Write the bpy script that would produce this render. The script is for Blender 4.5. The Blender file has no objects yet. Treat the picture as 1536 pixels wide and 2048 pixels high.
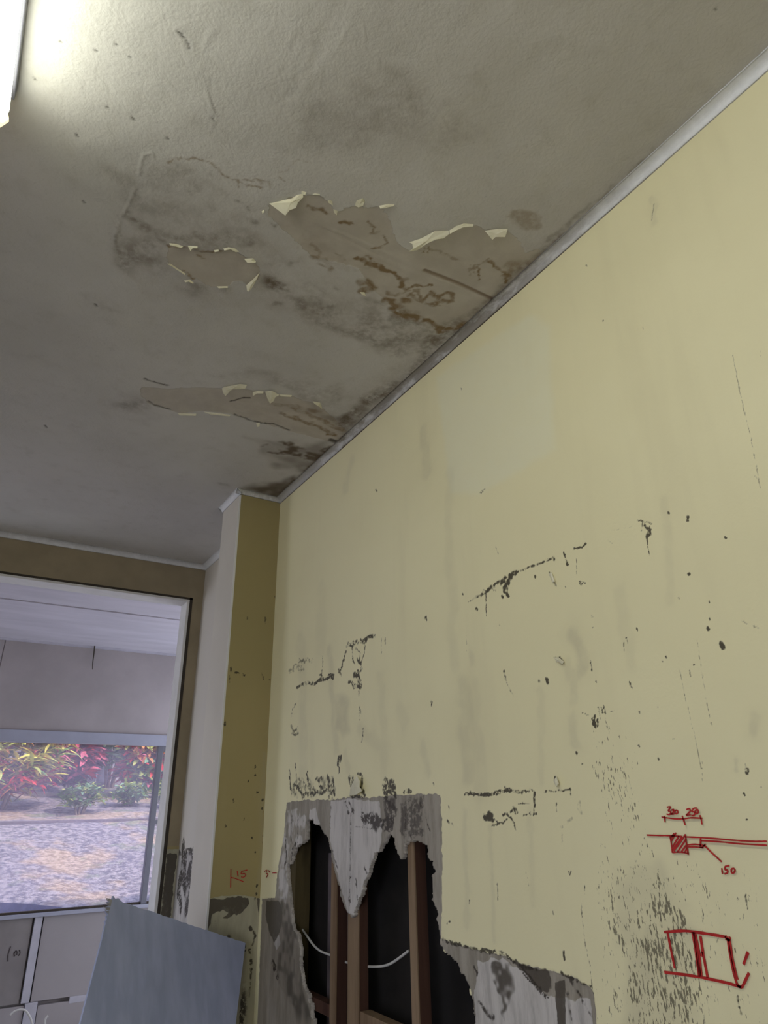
import bpy, bmesh, math, random, json
import numpy as np
from mathutils import Vector, Matrix
C = bpy.context.scene.collection
scn = bpy.context.scene

# ---------------- camera, world, sun, exposure ----------------
M = [[0.848811, -0.528436, -0.016564], [0.201708, 0.35264, -0.913761], [0.488706, 0.77227, 0.405914]]
cam = bpy.data.cameras.new('camera'); cam_o = bpy.data.objects.new('camera', cam); C.objects.link(cam_o)
rt, dn, fw = (Vector(r) for r in M)
mw = Matrix((rt, -dn, -fw)).transposed().to_4x4(); mw.translation = Vector((0, 0, 1.45))
cam_o.matrix_world = mw
cam.sensor_fit = 'VERTICAL'; cam.sensor_height = 36.0; cam.lens = 36.0 * 1333.52 / 2048.0
cam.clip_start = 0.02; cam.clip_end = 200
scn.camera = cam_o
wd = bpy.data.worlds.new('world'); scn.world = wd; wd.use_nodes = True
bg = wd.node_tree.nodes['Background']; bg.inputs[0].default_value = (0.73, 0.79, 0.96, 1); bg.inputs[1].default_value = 3.4
sd = bpy.data.lights.new('sun', 'SUN'); sd.energy = 7.0; sd.angle = 0.02; sd.color = (1.0, 0.84, 0.66)
so = bpy.data.objects.new('sun', sd); C.objects.link(so); so.rotation_euler = (math.radians(38), math.radians(28), 0); so.location = (0, 0, 12)
scn.view_settings.view_transform = 'Standard'; scn.view_settings.look = 'None'
scn.view_settings.gamma = 1.0; scn.view_settings.use_curve_mapping = False
scn.view_settings.exposure = 0.74

D = json.loads(r'''{"c":[["P","bare",1,0.0028,0.8,[[0.381,1.072],[0.41,1.029],[0.443,0.997],[0.467,0.986],[0.494,0.991],[0.525,1.01],[0.537,0.984],[0.557,0.966],[0.573,0.966],[0.598,0.947],[0.623,0.952],[0.648,0.97],[0.669,0.991],[0.697,1.017],[0.736,1.023],[0.759,0.979],[0.787,0.945],[0.795,0.908],[0.823,0.877],[0.858,0.874],[0.9,0.845],[0.958,0.86],[0.989,0.879],[1.013,0.849],[1.036,0.865],[1.037,0.969],[1.039,1.05],[1.038,1.159],[1.012,1.199],[0.965,1.222],[0.917,1.212],[0.858,1.223],[0.796,1.209],[0.779,1.201],[0.732,1.185],[0.657,1.139],[0.604,1.147],[0.536,1.165],[0.474,1.136],[0.388,1.1]]],
["P","bare",1,0.003,0.6,[[0.219,1.314],[0.244,1.305],[0.27,1.295],[0.301,1.289],[0.333,1.263],[0.352,1.246],[0.373,1.246],[0.396,1.251],[0.424,1.253],[0.445,1.28],[0.445,1.307],[0.448,1.347],[0.432,1.342],[0.417,1.337],[0.397,1.346],[0.394,1.372],[0.374,1.391],[0.34,1.397],[0.314,1.385],[0.289,1.386],[0.262,1.379],[0.235,1.373],[0.226,1.353]]],
["P","bare",1,0.0093,0.35,[[0.307,1.958],[0.387,1.924],[0.482,1.855],[0.54,1.834],[0.607,1.795],[0.684,1.782],[0.758,1.758],[0.865,1.765],[0.978,1.832],[1.049,1.887],[1.032,1.964],[0.849,1.971],[0.735,1.974],[0.616,1.969],[0.53,2.005],[0.458,2.059],[0.361,2.047],[0.321,2.016]]],
["L","groove",1,0.0055,0.0,[[0.8086,1.058],[0.9055,1.0517],[1.0321,1.0498]]],
["L","ridge",0.6,0.0069,0.1,[[0.4257,1.0638],[0.5564,1.0587],[0.6692,1.0629],[0.7952,1.0565]]],
["L","ridge",0.5,0.0057,0.1,[[0.4622,1.0779],[0.5679,1.0799],[0.6827,1.0849],[0.7983,1.0787]]],
["L","ridge",0.7,0.0026,0.3,[[0.6022,0.9446],[0.6256,0.9564],[0.6538,0.9795],[0.6791,1.006]]],
["L","ridge",0.6,0.0037,0.5,[[0.427,1.0036],[0.4421,0.9945],[0.4662,0.9842],[0.4939,0.9897],[0.5239,1.0079],[0.5361,0.9832],[0.5565,0.9646]]],
["L","ridge",0.4,0.004,0.4,[[0.7914,0.8731],[0.8274,0.8448],[0.8905,0.8338],[1.004,0.8325]]],
["L","ridge",0.8,0.0028,0.4,[[0.1243,1.0834],[0.1189,1.0755],[0.1043,1.091],[0.1057,1.1175],[0.1071,1.1449]]],
["L","ridge",1,0.0031,0.3,[[0.11,1.187],[0.1084,1.2184],[0.1061,1.2565],[0.1039,1.2794]]],
["L","ridge",1,0.0041,0.6,[[0.1005,1.3064],[0.0997,1.3324],[0.1042,1.3647],[0.1113,1.3844]]],
["L","ridge",0.5,0.0087,0.8,[[0.2033,1.3292],[0.2014,1.3675],[0.2036,1.3916],[0.2272,1.4036]]],
["L","dirt",0.7,0.0093,0.8,[[0.119,1.202],[0.109,1.271],[0.102,1.32],[0.109,1.362],[0.123,1.402]]],
["L","crack",1,0.0034,0.3,[[0.3074,1.9077],[0.3451,1.9105],[0.382,1.9077]]],
["L","crack",1,0.0037,0.3,[[0.3508,2.0322],[0.374,2.0464],[0.4281,2.0501]]],
["L","crack",1,0.0036,0.3,[[0.5898,1.8958],[0.6163,1.8555],[0.6389,1.8422]]],
["L","crack",1,0.0039,0.3,[[0.6304,1.9678],[0.6919,1.9768],[0.7354,1.9743],[0.7743,1.9593],[0.8399,1.9683]]],
["L","ridge",0.7,0.0095,0.5,[[0.3073,1.9582],[0.3349,1.9942],[0.374,2.0464],[0.4298,2.0563],[0.5227,2.0237],[0.6186,1.9747],[0.6933,1.9805],[0.777,1.9655],[0.8489,1.9711],[0.9549,1.9751]]],
["L","ridge",0.7,0.0095,0.5,[[0.6065,1.7947],[0.6865,1.8557],[0.8155,1.8816],[0.9231,1.88],[0.9971,1.8684]]],
["L","ridge",0.7,0.0097,0.5,[[0.552,1.8664],[0.7055,1.9017],[0.868,1.928],[1.0114,1.9254]]],
["L","ridge",0.7,0.0093,0.5,[[0.4473,1.955],[0.5802,1.9464],[0.7203,1.9375]]],
["L","rust",0.7,0.0124,0.6,[[0.7693,1.879],[0.8866,1.8858],[1.0109,1.9091]]],
["L","rust",0.6,0.0122,0.6,[[0.783,1.8273],[0.9049,1.8443],[1.0162,1.8733]]],
["L","rust",1,0.0052,0.6,[[0.97,1.9247],[1.0047,1.9127]]],
["L","rust",0.5,0.014,0.6,[[0.721,1.8354],[0.8121,1.8103],[0.8875,1.7949]]],
["L","crack",1,0.0107,0.2,[[1.0058,1.9539],[1.022,1.9529]]],
["L","rust",1,0.0091,0.75,[[0.6404,1.1103],[0.6581,1.1113],[0.6802,1.1096],[0.7192,1.106],[0.7465,1.1017],[0.771,1.1114],[0.7872,1.1267],[0.7908,1.1415]]],
["L","rust",0.9,0.0044,0.75,[[0.6387,1.1075],[0.6582,1.092],[0.6734,1.0982],[0.6631,1.1199]]],
["L","rust",0.9,0.0047,0.75,[[0.7998,1.1361],[0.8205,1.111],[0.8518,1.0923]]],
["L","rust",0.85,0.0082,0.75,[[0.8254,1.1555],[0.8615,1.1517],[0.8713,1.1106],[0.8983,1.1297],[0.9031,1.0916],[0.9258,1.0867],[0.9352,1.1077],[0.9167,1.1187],[0.9028,1.1451]]],
["L","rust",0.7,0.0065,0.75,[[0.817,1.1431],[0.8309,1.1261],[0.8796,1.1589],[0.9167,1.1368]]],
["L","rust",0.9,0.0132,0.75,[[0.779,1.201],[0.81,1.2],[0.834,1.168]]],
["L","rust",1,0.0105,0.75,[[0.8046,1.2219],[0.8598,1.2265],[0.9167,1.2117],[0.9654,1.222],[0.9904,1.2273],[1.012,1.1994],[1.0381,1.1688]]],
["L","rust",0.6,0.008,0.75,[[0.7673,1.1728],[0.7939,1.1655],[0.8129,1.1369]]],
["L","rust",0.5,0.0208,0.75,[[0.832,1.224],[0.876,1.231],[0.926,1.225]]],
["L","rust",0.6,0.0103,0.75,[[0.544,1.16],[0.567,1.162],[0.597,1.175]]],
["L","rust",0.5,0.0058,0.75,[[0.5191,1.1309],[0.547,1.1436],[0.5575,1.1754],[0.5807,1.1771]]],
["L","rust",0.5,0.0058,0.75,[[0.5804,1.1236],[0.6107,1.1281],[0.6161,1.1481]]],
["L","rust",0.9,0.0064,0.75,[[0.4572,1.0257],[0.4762,1.0238],[0.5018,1.0244]]],
["L","rust",0.9,0.0053,0.75,[[0.5445,1.0318],[0.5697,1.02]]],
["L","rust",0.7,0.004,0.75,[[0.6019,0.9972],[0.6229,1.005],[0.624,1.0251],[0.637,1.0103]]],
["L","rust",0.7,0.0035,0.75,[[0.6555,1.0132],[0.673,1.0276],[0.6709,1.0471],[0.6466,1.0631]]],
["L","rust",0.5,0.0058,0.75,[[0.7613,1.0076],[0.7929,0.9849],[0.8235,0.9853],[0.8567,0.9883]]],
["L","rust",0.7,0.0029,0.75,[[0.7641,0.9948],[0.7691,1.0104]]],
["L","rust",0.7,0.0029,0.75,[[0.7725,0.9898],[0.7815,1.0067]]],
["L","rust",0.6,0.0045,0.75,[[0.9036,0.9996],[0.9123,0.9784],[0.9295,0.9447]]],
["L","rust",0.6,0.0045,0.75,[[0.9145,0.9811],[0.9233,0.9999]]],
["L","rust",0.9,0.0046,0.75,[[0.9276,0.9852],[0.95,1.0126]]],
["L","rust",0.95,0.0053,0.75,[[0.9295,0.9447],[0.9579,0.9551],[0.9912,0.9552],[1.0227,0.9817]]],
["L","rust",0.8,0.0077,0.75,[[0.9914,0.9631],[1.0164,0.9646]]],
["L","rust",0.5,0.0045,0.75,[[0.8972,0.9875],[0.9167,1.0079]]],
["L","rust",0.55,0.0209,0.75,[[1.004,0.947],[1.003,0.916],[1.015,0.886]]],
["L","rust",0.8,0.0141,0.5,[[0.689,1.185],[0.702,1.165],[0.724,1.177],[0.709,1.199]]],
["P","rust",0.5,0.0066,0.5,[[0.87,0.796],[0.885,0.781],[0.923,0.774],[0.95,0.777],[0.971,0.799],[0.949,0.823],[0.917,0.828],[0.873,0.821]]],
["P","rust",0.28,0.0117,1,[[0.479,1.112],[0.556,1.109],[0.637,1.105],[0.721,1.109],[0.774,1.135],[0.732,1.127],[0.657,1.139],[0.592,1.178],[0.511,1.18],[0.47,1.161]]],
["L","rust",0.6,0.0035,0.75,[[0.1545,1.0811],[0.1748,1.0552],[0.2048,1.0393],[0.2316,1.0345],[0.2511,1.0389],[0.2708,1.0532],[0.2912,1.0481],[0.318,1.0491],[0.3505,1.0344]]],
["L","rust",0.6,0.0036,0.75,[[0.2973,1.0444],[0.3026,1.0633]]],
["L","rust",0.6,0.0036,0.75,[[0.3057,1.0369],[0.3302,1.0222],[0.3479,1.0188]]],
["L","rust",0.5,0.0036,0.75,[[0.3309,1.0193],[0.3465,1.0294]]],
["L","rust",0.5,0.0036,0.75,[[0.3571,1.0132],[0.3668,1.0271]]],
["L","rust",0.7,0.0047,0.75,[[0.3735,0.9888],[0.3821,0.9908]]],
["L","rust",0.4,0.0023,0.75,[[0.3594,0.9829],[0.3781,0.9646],[0.3796,0.9428],[0.3881,0.9284],[0.4153,0.9212]]],
["L","rust",0.7,0.0056,0.75,[[0.2223,1.3117],[0.2537,1.2959],[0.3006,1.2892],[0.3333,1.2634]]],
["L","rust",0.9,0.0061,0.75,[[0.2929,1.3843],[0.3054,1.3903]]],
["L","rust",0.6,0.0045,0.75,[[0.2699,1.378],[0.2974,1.3849]]],
["L","rust",0.8,0.0046,0.75,[[0.4421,1.2882],[0.4467,1.3334]]],
["L","rust",0.6,0.0043,0.75,[[0.2901,1.308],[0.3074,1.3102]]],
["L","dirt",1,0.0266,0.7,[[0.496,1.304],[0.502,1.304]]],
["L","dirt",0.6,0.0132,0.7,[[0.538,1.362],[0.544,1.362]]],
["L","dirt",0.5,0.0079,0.7,[[0.6406,1.2316],[0.6465,1.2316]]],
["L","dirt",0.5,0.0159,0.7,[[0.216,1.133],[0.22,1.133]]],
["L","dirt",0.4,0.0163,0.7,[[0.27,1.137],[0.274,1.137]]],
["L","dirt",0.7,0.01,0.7,[[0.315,1.102],[0.32,1.101]]],
["L","dirt",0.8,0.0064,0.7,[[0.3438,1.1053],[0.3485,1.1051]]],
["L","dirt",0.8,0.0105,0.7,[[0.364,1.131],[0.369,1.131]]],
["L","dirt",0.9,0.0066,0.7,[[0.4115,1.1221],[0.4164,1.122]]],
["L","dirt",0.8,0.0123,0.7,[[0.319,1.224],[0.324,1.224]]],
["L","dirt",0.7,0.0192,0.7,[[0.366,1.193],[0.371,1.193]]],
["L","dirt",0.6,0.0135,0.7,[[0.334,1.197],[0.339,1.197]]],
["L","dirt",0.6,0.0163,0.7,[[0.267,1.249],[0.272,1.249]]],
["L","dirt",0.6,0.0132,0.7,[[0.498,1.209],[0.503,1.209]]],
["L","dirt",0.35,0.0231,0.7,[[0.126,1.619],[0.131,1.62]]],
["L","dirt",0.4,0.0253,0.7,[[0.6,1.256],[0.605,1.256]]],
["L","dirt",0.5,0.022,0.7,[[0.326,1.42],[0.331,1.42]]],
["L","dirt",0.75,0.0217,0.9,[[0.128,1.287],[0.168,1.297],[0.205,1.292],[0.262,1.27],[0.313,1.251]]],
["P","dirt",0.7,0.0261,0.9,[[0.114,1.359],[0.172,1.312],[0.217,1.309],[0.228,1.377],[0.284,1.396],[0.273,1.417],[0.199,1.421],[0.138,1.457]]],
["P","dirt",0.45,0.0283,0.9,[[0.253,1.24],[0.362,1.163],[0.419,1.2],[0.475,1.178],[0.515,1.218],[0.453,1.282],[0.424,1.234],[0.371,1.229],[0.282,1.282]]],
["P","dirt",0.3,0.0251,0.7,[[0.369,0.79],[0.434,0.672],[0.536,0.654],[0.672,0.668],[0.653,0.745],[0.532,0.792],[0.429,0.909],[0.346,0.931]]],
["P","rust",0.22,0.0302,0.8,[[0.107,1.272],[0.263,1.098],[0.409,1.073],[0.558,1.163],[0.882,1.139],[1.062,1.286],[0.789,1.42],[0.499,1.414],[0.229,1.529],[0.117,1.428]]],
["P","dirt",0.35,0.0274,0.9,[[0.032,1.163],[0.233,1.042],[0.37,1.097],[0.357,1.191],[0.16,1.257],[0.075,1.275]]],
["P","dirt",0.65,0.0213,0.9,[[0.523,1.331],[0.777,1.202],[0.943,1.224],[1.043,1.189],[1.038,1.358],[0.879,1.395],[0.613,1.395]]],
["L","dirt",0.9,0.0369,0.6,[[1.013,1.858],[1.005,1.6],[1.013,1.403],[1.012,1.221],[1.03,1.172]]],
["L","dirt",0.7,0.0219,0.6,[[1.03,1.172],[1.035,1.025],[1.028,0.902],[1.034,0.802]]],
["L","dirt",0.5,0.0088,0.6,[[1.013,0.815],[1.021,0.664],[1.027,0.519]]],
["L","dirt",1,0.0057,0.3,[[1.0225,2.4639],[1.0305,1.8897],[1.0391,1.5292],[1.0544,1.0481],[1.0565,0.807],[1.0562,0.6508]]],
["P","brown",1,0.0138,0.9,[[0.79,2.106],[0.852,2.066],[0.966,2.046],[1.026,1.985],[1.053,1.987],[1.037,2.105],[1.008,2.15],[0.957,2.151],[0.855,2.165],[0.795,2.137]]],
["P","brown",0.6,0.0335,0.9,[[0.73,2.073],[0.847,2.055],[0.962,2.04],[1.024,1.918],[1.067,2.164],[1.029,2.267],[0.917,2.251]]],
["P","brown",0.9,0.0326,0.7,[[0.863,2.523],[0.888,2.475],[0.971,2.416],[1.008,2.279],[1.06,2.333],[1.072,2.542],[0.969,2.542],[0.884,2.556]]],
["L","dirt",0.5,0.0416,0.6,[[0.304,2.109],[0.327,2.095]]],
["L","dirt",0.5,0.0127,0.3,[[0.7637,2.5144],[0.7941,2.5033]]],
["P","dirt",0.4,0.0325,0.9,[[0.479,1.77],[0.589,1.717],[0.771,1.724],[0.87,1.776],[1.006,1.74],[0.797,1.631],[0.613,1.678]]],
["P","brown",0.5,0.0196,0.8,[[0.836,1.768],[0.959,1.798],[1.03,1.726],[1.052,1.82],[1.049,1.887],[0.978,1.863],[0.823,1.833]]],
["L","ridge",0.5,0.0123,0.1,[[-0.0363,2.8071],[0.2302,2.7287],[0.5145,2.6605],[0.8156,2.583]]],
["L","crack",0.9,0.0016,0.2,[[-0.0797,0.9331],[-0.0769,0.9354]]],
["L","crack",0.9,0.0016,0.2,[[-0.0235,0.9161],[-0.0205,0.9184]]],
["L","crack",0.9,0.0016,0.2,[[0.0066,0.8856],[0.0097,0.8878]]],
["L","crack",0.9,0.0017,0.2,[[-0.111,1.0308],[-0.1082,1.0335]]],
["L","crack",0.9,0.0016,0.2,[[0.0336,0.8968],[0.0367,0.8991]]],
["L","crack",0.9,0.0018,0.2,[[0.0184,1.0188],[0.0218,1.0216]]],
["L","crack",0.9,0.0018,0.2,[[0.0664,1.0164],[0.07,1.0192]]],
["L","crack",0.9,0.0019,0.2,[[-0.0229,1.1149],[-0.0196,1.118]]],
["L","crack",0.9,0.0019,0.2,[[0.1371,1.0245],[0.141,1.0274]]],
["L","crack",0.9,0.0022,0.2,[[0.0171,1.2851],[0.0209,1.2892]]],
["L","crack",0.9,0.0016,0.2,[[0.1036,0.8096],[0.1069,0.8116]]],
["L","crack",0.9,0.0044,0.2,[[0.0743,2.3755],[0.0807,2.3877]]],
["L","crack",0.9,0.0029,0.2,[[0.1053,1.6214],[0.1103,1.6276]]],
["L","crack",0.9,0.0015,0.2,[[0.8833,0.2835],[0.8885,0.2841]]],
["L","crack",0.9,0.0019,0.2,[[0.2017,0.9344],[0.2057,0.9369]]],
["L","crack",0.8,0.0019,0.5,[[0.0953,0.8087],[0.1099,0.8127],[0.1227,0.825]]],
["L","crack",0.35,0.0015,0.3,[[0.2017,0.9344],[0.2042,0.9206],[0.1825,0.8921],[0.1619,0.8595]]],
["L","ridge",0.4,0.004,0.3,[[0.207,0.9499],[0.206,0.9257],[0.1808,0.8931],[0.1635,0.8585]]],
["L","ridge",0.3,0.0091,0.8,[[0.307,0.668],[0.299,0.733],[0.298,0.799]]],
["L","ridge",0.3,0.0092,0.8,[[0.348,0.633],[0.342,0.717],[0.336,0.811]]],
["L","ridge",0.3,0.0102,0.8,[[0.279,0.778],[0.341,0.844],[0.418,0.888]]],
["L","ridge",0.3,0.0088,0.8,[[0.152,0.773],[0.142,0.829]]],
["L","ridge",0.3,0.0117,0.8,[[0.416,0.931],[0.502,0.908],[0.603,0.862]]]],"w":[["P","pale",1,0.0149,0.2,[[1.353,2.657],[0.946,2.605],[0.892,2.523],[0.929,2.197],[1.043,2.197],[1.185,2.196],[1.32,2.251]]],
["L","mold",1,0.0059,0.25,[[1.1315,1.9483],[1.1297,1.9457]]],
["L","mold",1,0.0087,0.25,[[1.1223,1.9354],[1.1205,1.9328]]],
["L","mold",1,0.0087,0.25,[[1.1136,1.9457],[1.1118,1.9431]]],
["L","mold",1,0.0102,0.25,[[1.133,1.923],[1.131,1.92]]],
["L","mold",1,0.0058,0.25,[[1.138,1.9167],[1.1361,1.9141]]],
["L","mold",1,0.0051,0.25,[[1.1469,1.9053],[1.145,1.9028]]],
["L","mold",1,0.004,0.25,[[1.0337,1.9224],[1.032,1.9199]]],
["L","mold",0.7,0.0039,0.25,[[0.9835,1.9125],[0.982,1.9102]]],
["L","mold",1,0.0044,0.25,[[0.9341,1.9222],[0.9327,1.9199]]],
["L","mold",1,0.0042,0.25,[[0.9054,1.87],[0.9041,1.8679]]],
["L","mold",0.8,0.0019,0.25,[[0.9489,1.8745],[0.9474,1.8723]]],
["L","mold",1,0.0039,0.25,[[0.8898,1.7973],[0.8886,1.7952]]],
["L","mold",1,0.0035,0.25,[[0.6427,1.922],[0.6419,1.9201]]],
["L","mold",1,0.0037,0.25,[[0.6443,1.9153],[0.6434,1.9133]]],
["L","mold",0.9,0.003,0.25,[[0.678,1.9438],[0.6771,1.9417]]],
["L","mold",1,0.0031,0.25,[[0.5837,1.862],[0.5829,1.8602]]],
["L","mold",0.9,0.0033,0.25,[[0.6645,1.8193],[0.6637,1.8175]]],
["L","mold",0.9,0.0019,0.25,[[0.6934,1.7845],[0.6926,1.7827]]],
["L","mold",1,0.0035,0.25,[[0.6513,1.719],[0.6506,1.7174]]],
["L","mold",0.9,0.0016,0.25,[[0.6383,1.7627],[0.6375,1.761]]],
["L","mold",0.8,0.0016,0.25,[[0.6443,1.7342],[0.6435,1.7326]]],
["L","mold",1,0.0059,0.25,[[0.632,1.689],[0.632,1.687]]],
["L","mold",1,0.0055,0.25,[[0.633,1.684],[0.632,1.682]]],
["L","mold",0.9,0.0023,0.25,[[0.7407,1.6873],[0.7398,1.6857]]],
["L","mold",0.8,0.0019,0.25,[[0.7499,1.6809],[0.7489,1.6792]]],
["L","mold",0.9,0.0055,0.25,[[1.0327,1.6944],[1.0311,1.6924]]],
["L","mold",0.9,0.0055,0.25,[[1.0325,1.6879],[1.031,1.6859]]],
["L","mold",0.6,0.0037,0.25,[[1.0563,1.6937],[1.0547,1.6917]]],
["L","mold",1,0.0046,0.25,[[0.638,1.4959],[0.6373,1.4947]]],
["L","mold",1,0.003,0.25,[[0.6379,1.5004],[0.6372,1.4991]]],
["L","mold",0.9,0.0033,0.25,[[0.975,1.5435],[0.9737,1.5419]]],
["L","mold",0.8,0.0021,0.25,[[0.9645,1.522],[0.9632,1.5205]]],
["L","mold",0.8,0.002,0.25,[[0.6806,1.5682],[0.6798,1.5668]]],
["L","mold",0.9,0.0024,0.25,[[0.792,1.5206],[0.7911,1.5192]]],
["L","mold",0.8,0.0021,0.25,[[0.7756,1.6062],[0.7747,1.6046]]],
["L","mold",0.9,0.0023,0.25,[[0.7544,1.5498],[0.7535,1.5484]]],
["L","mold",0.7,0.0054,0.25,[[1.2436,1.8999],[1.2415,1.8972]]],
["L","mold",0.7,0.0029,0.25,[[1.1662,1.843],[1.1643,1.8406]]],
["L","mold",0.7,0.0033,0.25,[[1.2948,1.951],[1.2925,1.9481]]],
["L","mold",0.8,0.0024,0.25,[[0.8151,1.6023],[0.814,1.6007]]],
["L","mold",0.8,0.0029,0.25,[[0.828,1.5448],[0.8269,1.5433]]],
["L","mold",0.7,0.0023,0.25,[[0.8933,1.776],[0.892,1.774]]],
["L","mold",0.7,0.0044,0.25,[[1.061,1.9428],[1.0593,1.9403]]],
["L","mold",0.9,0.0026,0.25,[[0.6783,1.6456],[0.6775,1.6441]]],
["L","mold",0.8,0.0019,0.25,[[0.6903,1.665],[0.6895,1.6634]]],
["L","mold",0.7,0.0017,0.25,[[0.669,1.6654],[0.6682,1.6639]]],
["L","mold",0.7,0.0022,0.25,[[0.9032,1.6689],[0.902,1.6671]]],
["L","mold",0.9,0.0036,0.25,[[0.7291,1.9161],[0.7281,1.9141]]],
["L","mold",0.7,0.0036,0.4,[[1.272,1.9258],[1.2144,1.9295],[1.1584,1.943],[1.0987,1.949],[1.0364,1.9479],[0.9715,1.9473]]],
["L","mold",0.7,0.0061,0.4,[[1.2225,1.929],[1.1822,1.9366],[1.1508,1.9435]]],
["L","mold",0.9,0.0072,0.4,[[1.1475,1.9399],[1.1135,1.9467],[1.0915,1.9494]]],
["L","mold",0.9,0.0058,0.4,[[1.1319,1.9458],[1.1323,1.9151],[1.1235,1.9001]]],
["L","mold",0.8,0.002,0.4,[[1.2026,1.929],[1.2077,1.8936],[1.2087,1.8731]]],
["L","mold",0.7,0.0027,0.4,[[1.1701,1.9411],[1.1684,1.9249]]],
["L","mold",0.7,0.0026,0.4,[[0.9964,1.9512],[0.9719,1.945]]],
["L","mold",0.9,0.0028,0.4,[[0.9693,1.949],[0.9694,1.9408]]],
["L","mold",0.9,0.0023,0.4,[[0.94,1.9506],[0.9372,1.9316],[0.9273,1.9201]]],
["L","mold",0.8,0.0027,0.4,[[0.9104,1.9489],[0.888,1.9438],[0.8778,1.9497]]],
["L","mold",0.6,0.0012,0.4,[[0.9073,1.9268],[0.9135,1.8919]]],
["L","mold",0.8,0.0019,0.4,[[0.9091,1.8747],[0.8936,1.8667]]],
["L","mold",0.6,0.0038,0.4,[[0.9888,1.9188],[0.982,1.9026],[0.9728,1.8835]]],
["L","mold",0.6,0.0032,0.4,[[0.9865,1.9134],[0.9805,1.8927]]],
["L","mold",0.7,0.0023,0.4,[[0.7459,1.9524],[0.7307,1.9445],[0.7161,1.9348]]],
["L","mold",0.6,0.0019,0.4,[[0.7351,1.9462],[0.7411,1.9289]]],
["L","mold",0.75,0.0042,0.4,[[0.7319,1.9385],[0.7256,1.9234],[0.7325,1.9131]]],
["L","mold",0.8,0.0027,0.4,[[0.7218,1.9305],[0.7238,1.9143]]],
["L","mold",0.95,0.0014,0.4,[[0.7325,1.9131],[0.7336,1.8924],[0.7342,1.8767]]],
["L","mold",0.3,0.0015,0.4,[[0.8093,1.9533],[0.7503,1.9431]]],
["L","mold",0.3,0.0023,0.4,[[0.8248,1.9416],[0.8117,1.9273]]],
["L","mold",0.55,0.001,0.4,[[0.6736,1.7095],[0.6783,1.6473],[0.6801,1.607],[0.6799,1.5681]]],
["L","mold",0.5,0.0012,0.4,[[0.7187,1.6628],[0.7181,1.6293],[0.7159,1.5779],[0.713,1.5316],[0.7147,1.4999]]],
["L","mold",0.7,0.0018,0.4,[[0.6995,1.6578],[0.6991,1.6455]]],
["L","mold",0.8,0.0024,0.4,[[0.9089,1.7093],[0.9091,1.6911]]],
["L","mold",0.8,0.0017,0.4,[[0.8168,1.7377],[0.8152,1.7267]]],
["L","mold",0.7,0.0013,0.4,[[0.8243,1.7294],[0.8255,1.7139]]],
["L","mold",0.7,0.0018,0.4,[[0.79,1.7517],[0.7886,1.7447]]],
["L","mold",0.8,0.0033,0.4,[[1.164,1.7337],[1.1599,1.712]]],
["L","mold",0.5,0.0022,0.4,[[1.1599,1.712],[1.1438,1.6776]]],
["L","mold",0.3,0.0053,0.4,[[1.1493,1.6875],[1.1408,1.6749]]],
["L","mold",0.8,0.002,0.4,[[0.826,1.657],[0.8216,1.6443]]],
["L","mold",0.8,0.0017,0.4,[[0.9477,1.6147],[0.9317,1.609]]],
["L","mold",1,0.0021,0.4,[[0.9073,1.6197],[0.9049,1.6136]]],
["L","mold",1,0.0021,0.4,[[0.8994,1.6207],[0.8976,1.609]]],
["L","mold",1,0.0021,0.4,[[0.8931,1.6218],[0.8911,1.6063]]],
["L","mold",1,0.0036,0.4,[[0.9235,1.6023],[0.9187,1.5865]]],
["L","mold",1,0.0027,0.4,[[0.9177,1.6055],[0.9256,1.591]]],
["L","mold",1,0.0026,0.4,[[0.9127,1.5992],[0.9132,1.5859]]],
["L","mold",0.5,0.0014,0.4,[[0.8812,1.6108],[0.8621,1.6086]]],
["L","mold",0.4,0.0019,0.4,[[0.5908,1.7175],[0.5803,1.71],[0.5672,1.7004]]],
["L","mold",0.4,0.0019,0.4,[[0.5733,1.7034],[0.565,1.7049]]],
["L","mold",0.45,0.0014,0.4,[[0.5104,1.9452],[0.5058,1.9354],[0.5063,1.9223]]],
["L","mold",0.6,0.0027,0.4,[[1.191,2.1959],[1.1735,2.2023]]],
["L","mold",0.5,0.0018,0.4,[[1.1539,2.0378],[1.1458,2.0108]]],
["L","mold",0.7,0.0019,0.4,[[1.0047,1.7352],[0.9891,1.7323],[0.9784,1.7196],[0.9859,1.7167],[1.0017,1.7281],[1.0047,1.7352]]],
["L","mold",0.4,0.0022,0.4,[[1.2897,1.8393],[1.2935,1.8037]]],
["L","grey",0.55,0.0184,0.4,[[0.942,1.77],[0.935,1.743],[0.931,1.705]]],
["L","grey",0.3,0.0114,0.4,[[0.96,1.698],[0.966,1.637]]],
["L","grey",0.35,0.0133,0.4,[[0.97,1.609],[0.973,1.563]]],
["L","grey",0.3,0.0163,0.4,[[0.974,1.721],[0.963,1.685]]],
["L","grey",0.4,0.0091,0.4,[[0.604,1.569],[0.611,1.548]]],
["L","grey",0.4,0.0296,0.4,[[1.318,1.732],[1.312,1.633],[1.316,1.518]]],
["L","grey",0.35,0.0046,0.4,[[0.6512,1.5087],[0.6549,1.4938]]],
["L","grey",0.3,0.0122,0.4,[[1.278,1.796],[1.272,1.774]]],
["L","grey",0.22,0.0244,0.4,[[1.324,2.308],[1.337,2.064],[1.346,1.787]]],
["L","mold",0.5,0.0112,0.55,[[2.3278,1.9411],[2.2607,1.9554],[2.1687,1.9388]]],
["L","mold",0.4,0.0172,0.55,[[2.3552,1.9341],[2.2997,1.9363],[2.2444,1.9155]]],
["L","mold",0.7,0.0036,0.55,[[2.0891,1.9408],[2.0843,1.9155],[2.0919,1.8739]]],
["L","mold",0.85,0.0083,0.55,[[2.2864,1.8601],[2.2147,1.8661],[2.1389,1.8546],[2.0794,1.8587],[2.0105,1.853]]],
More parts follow.
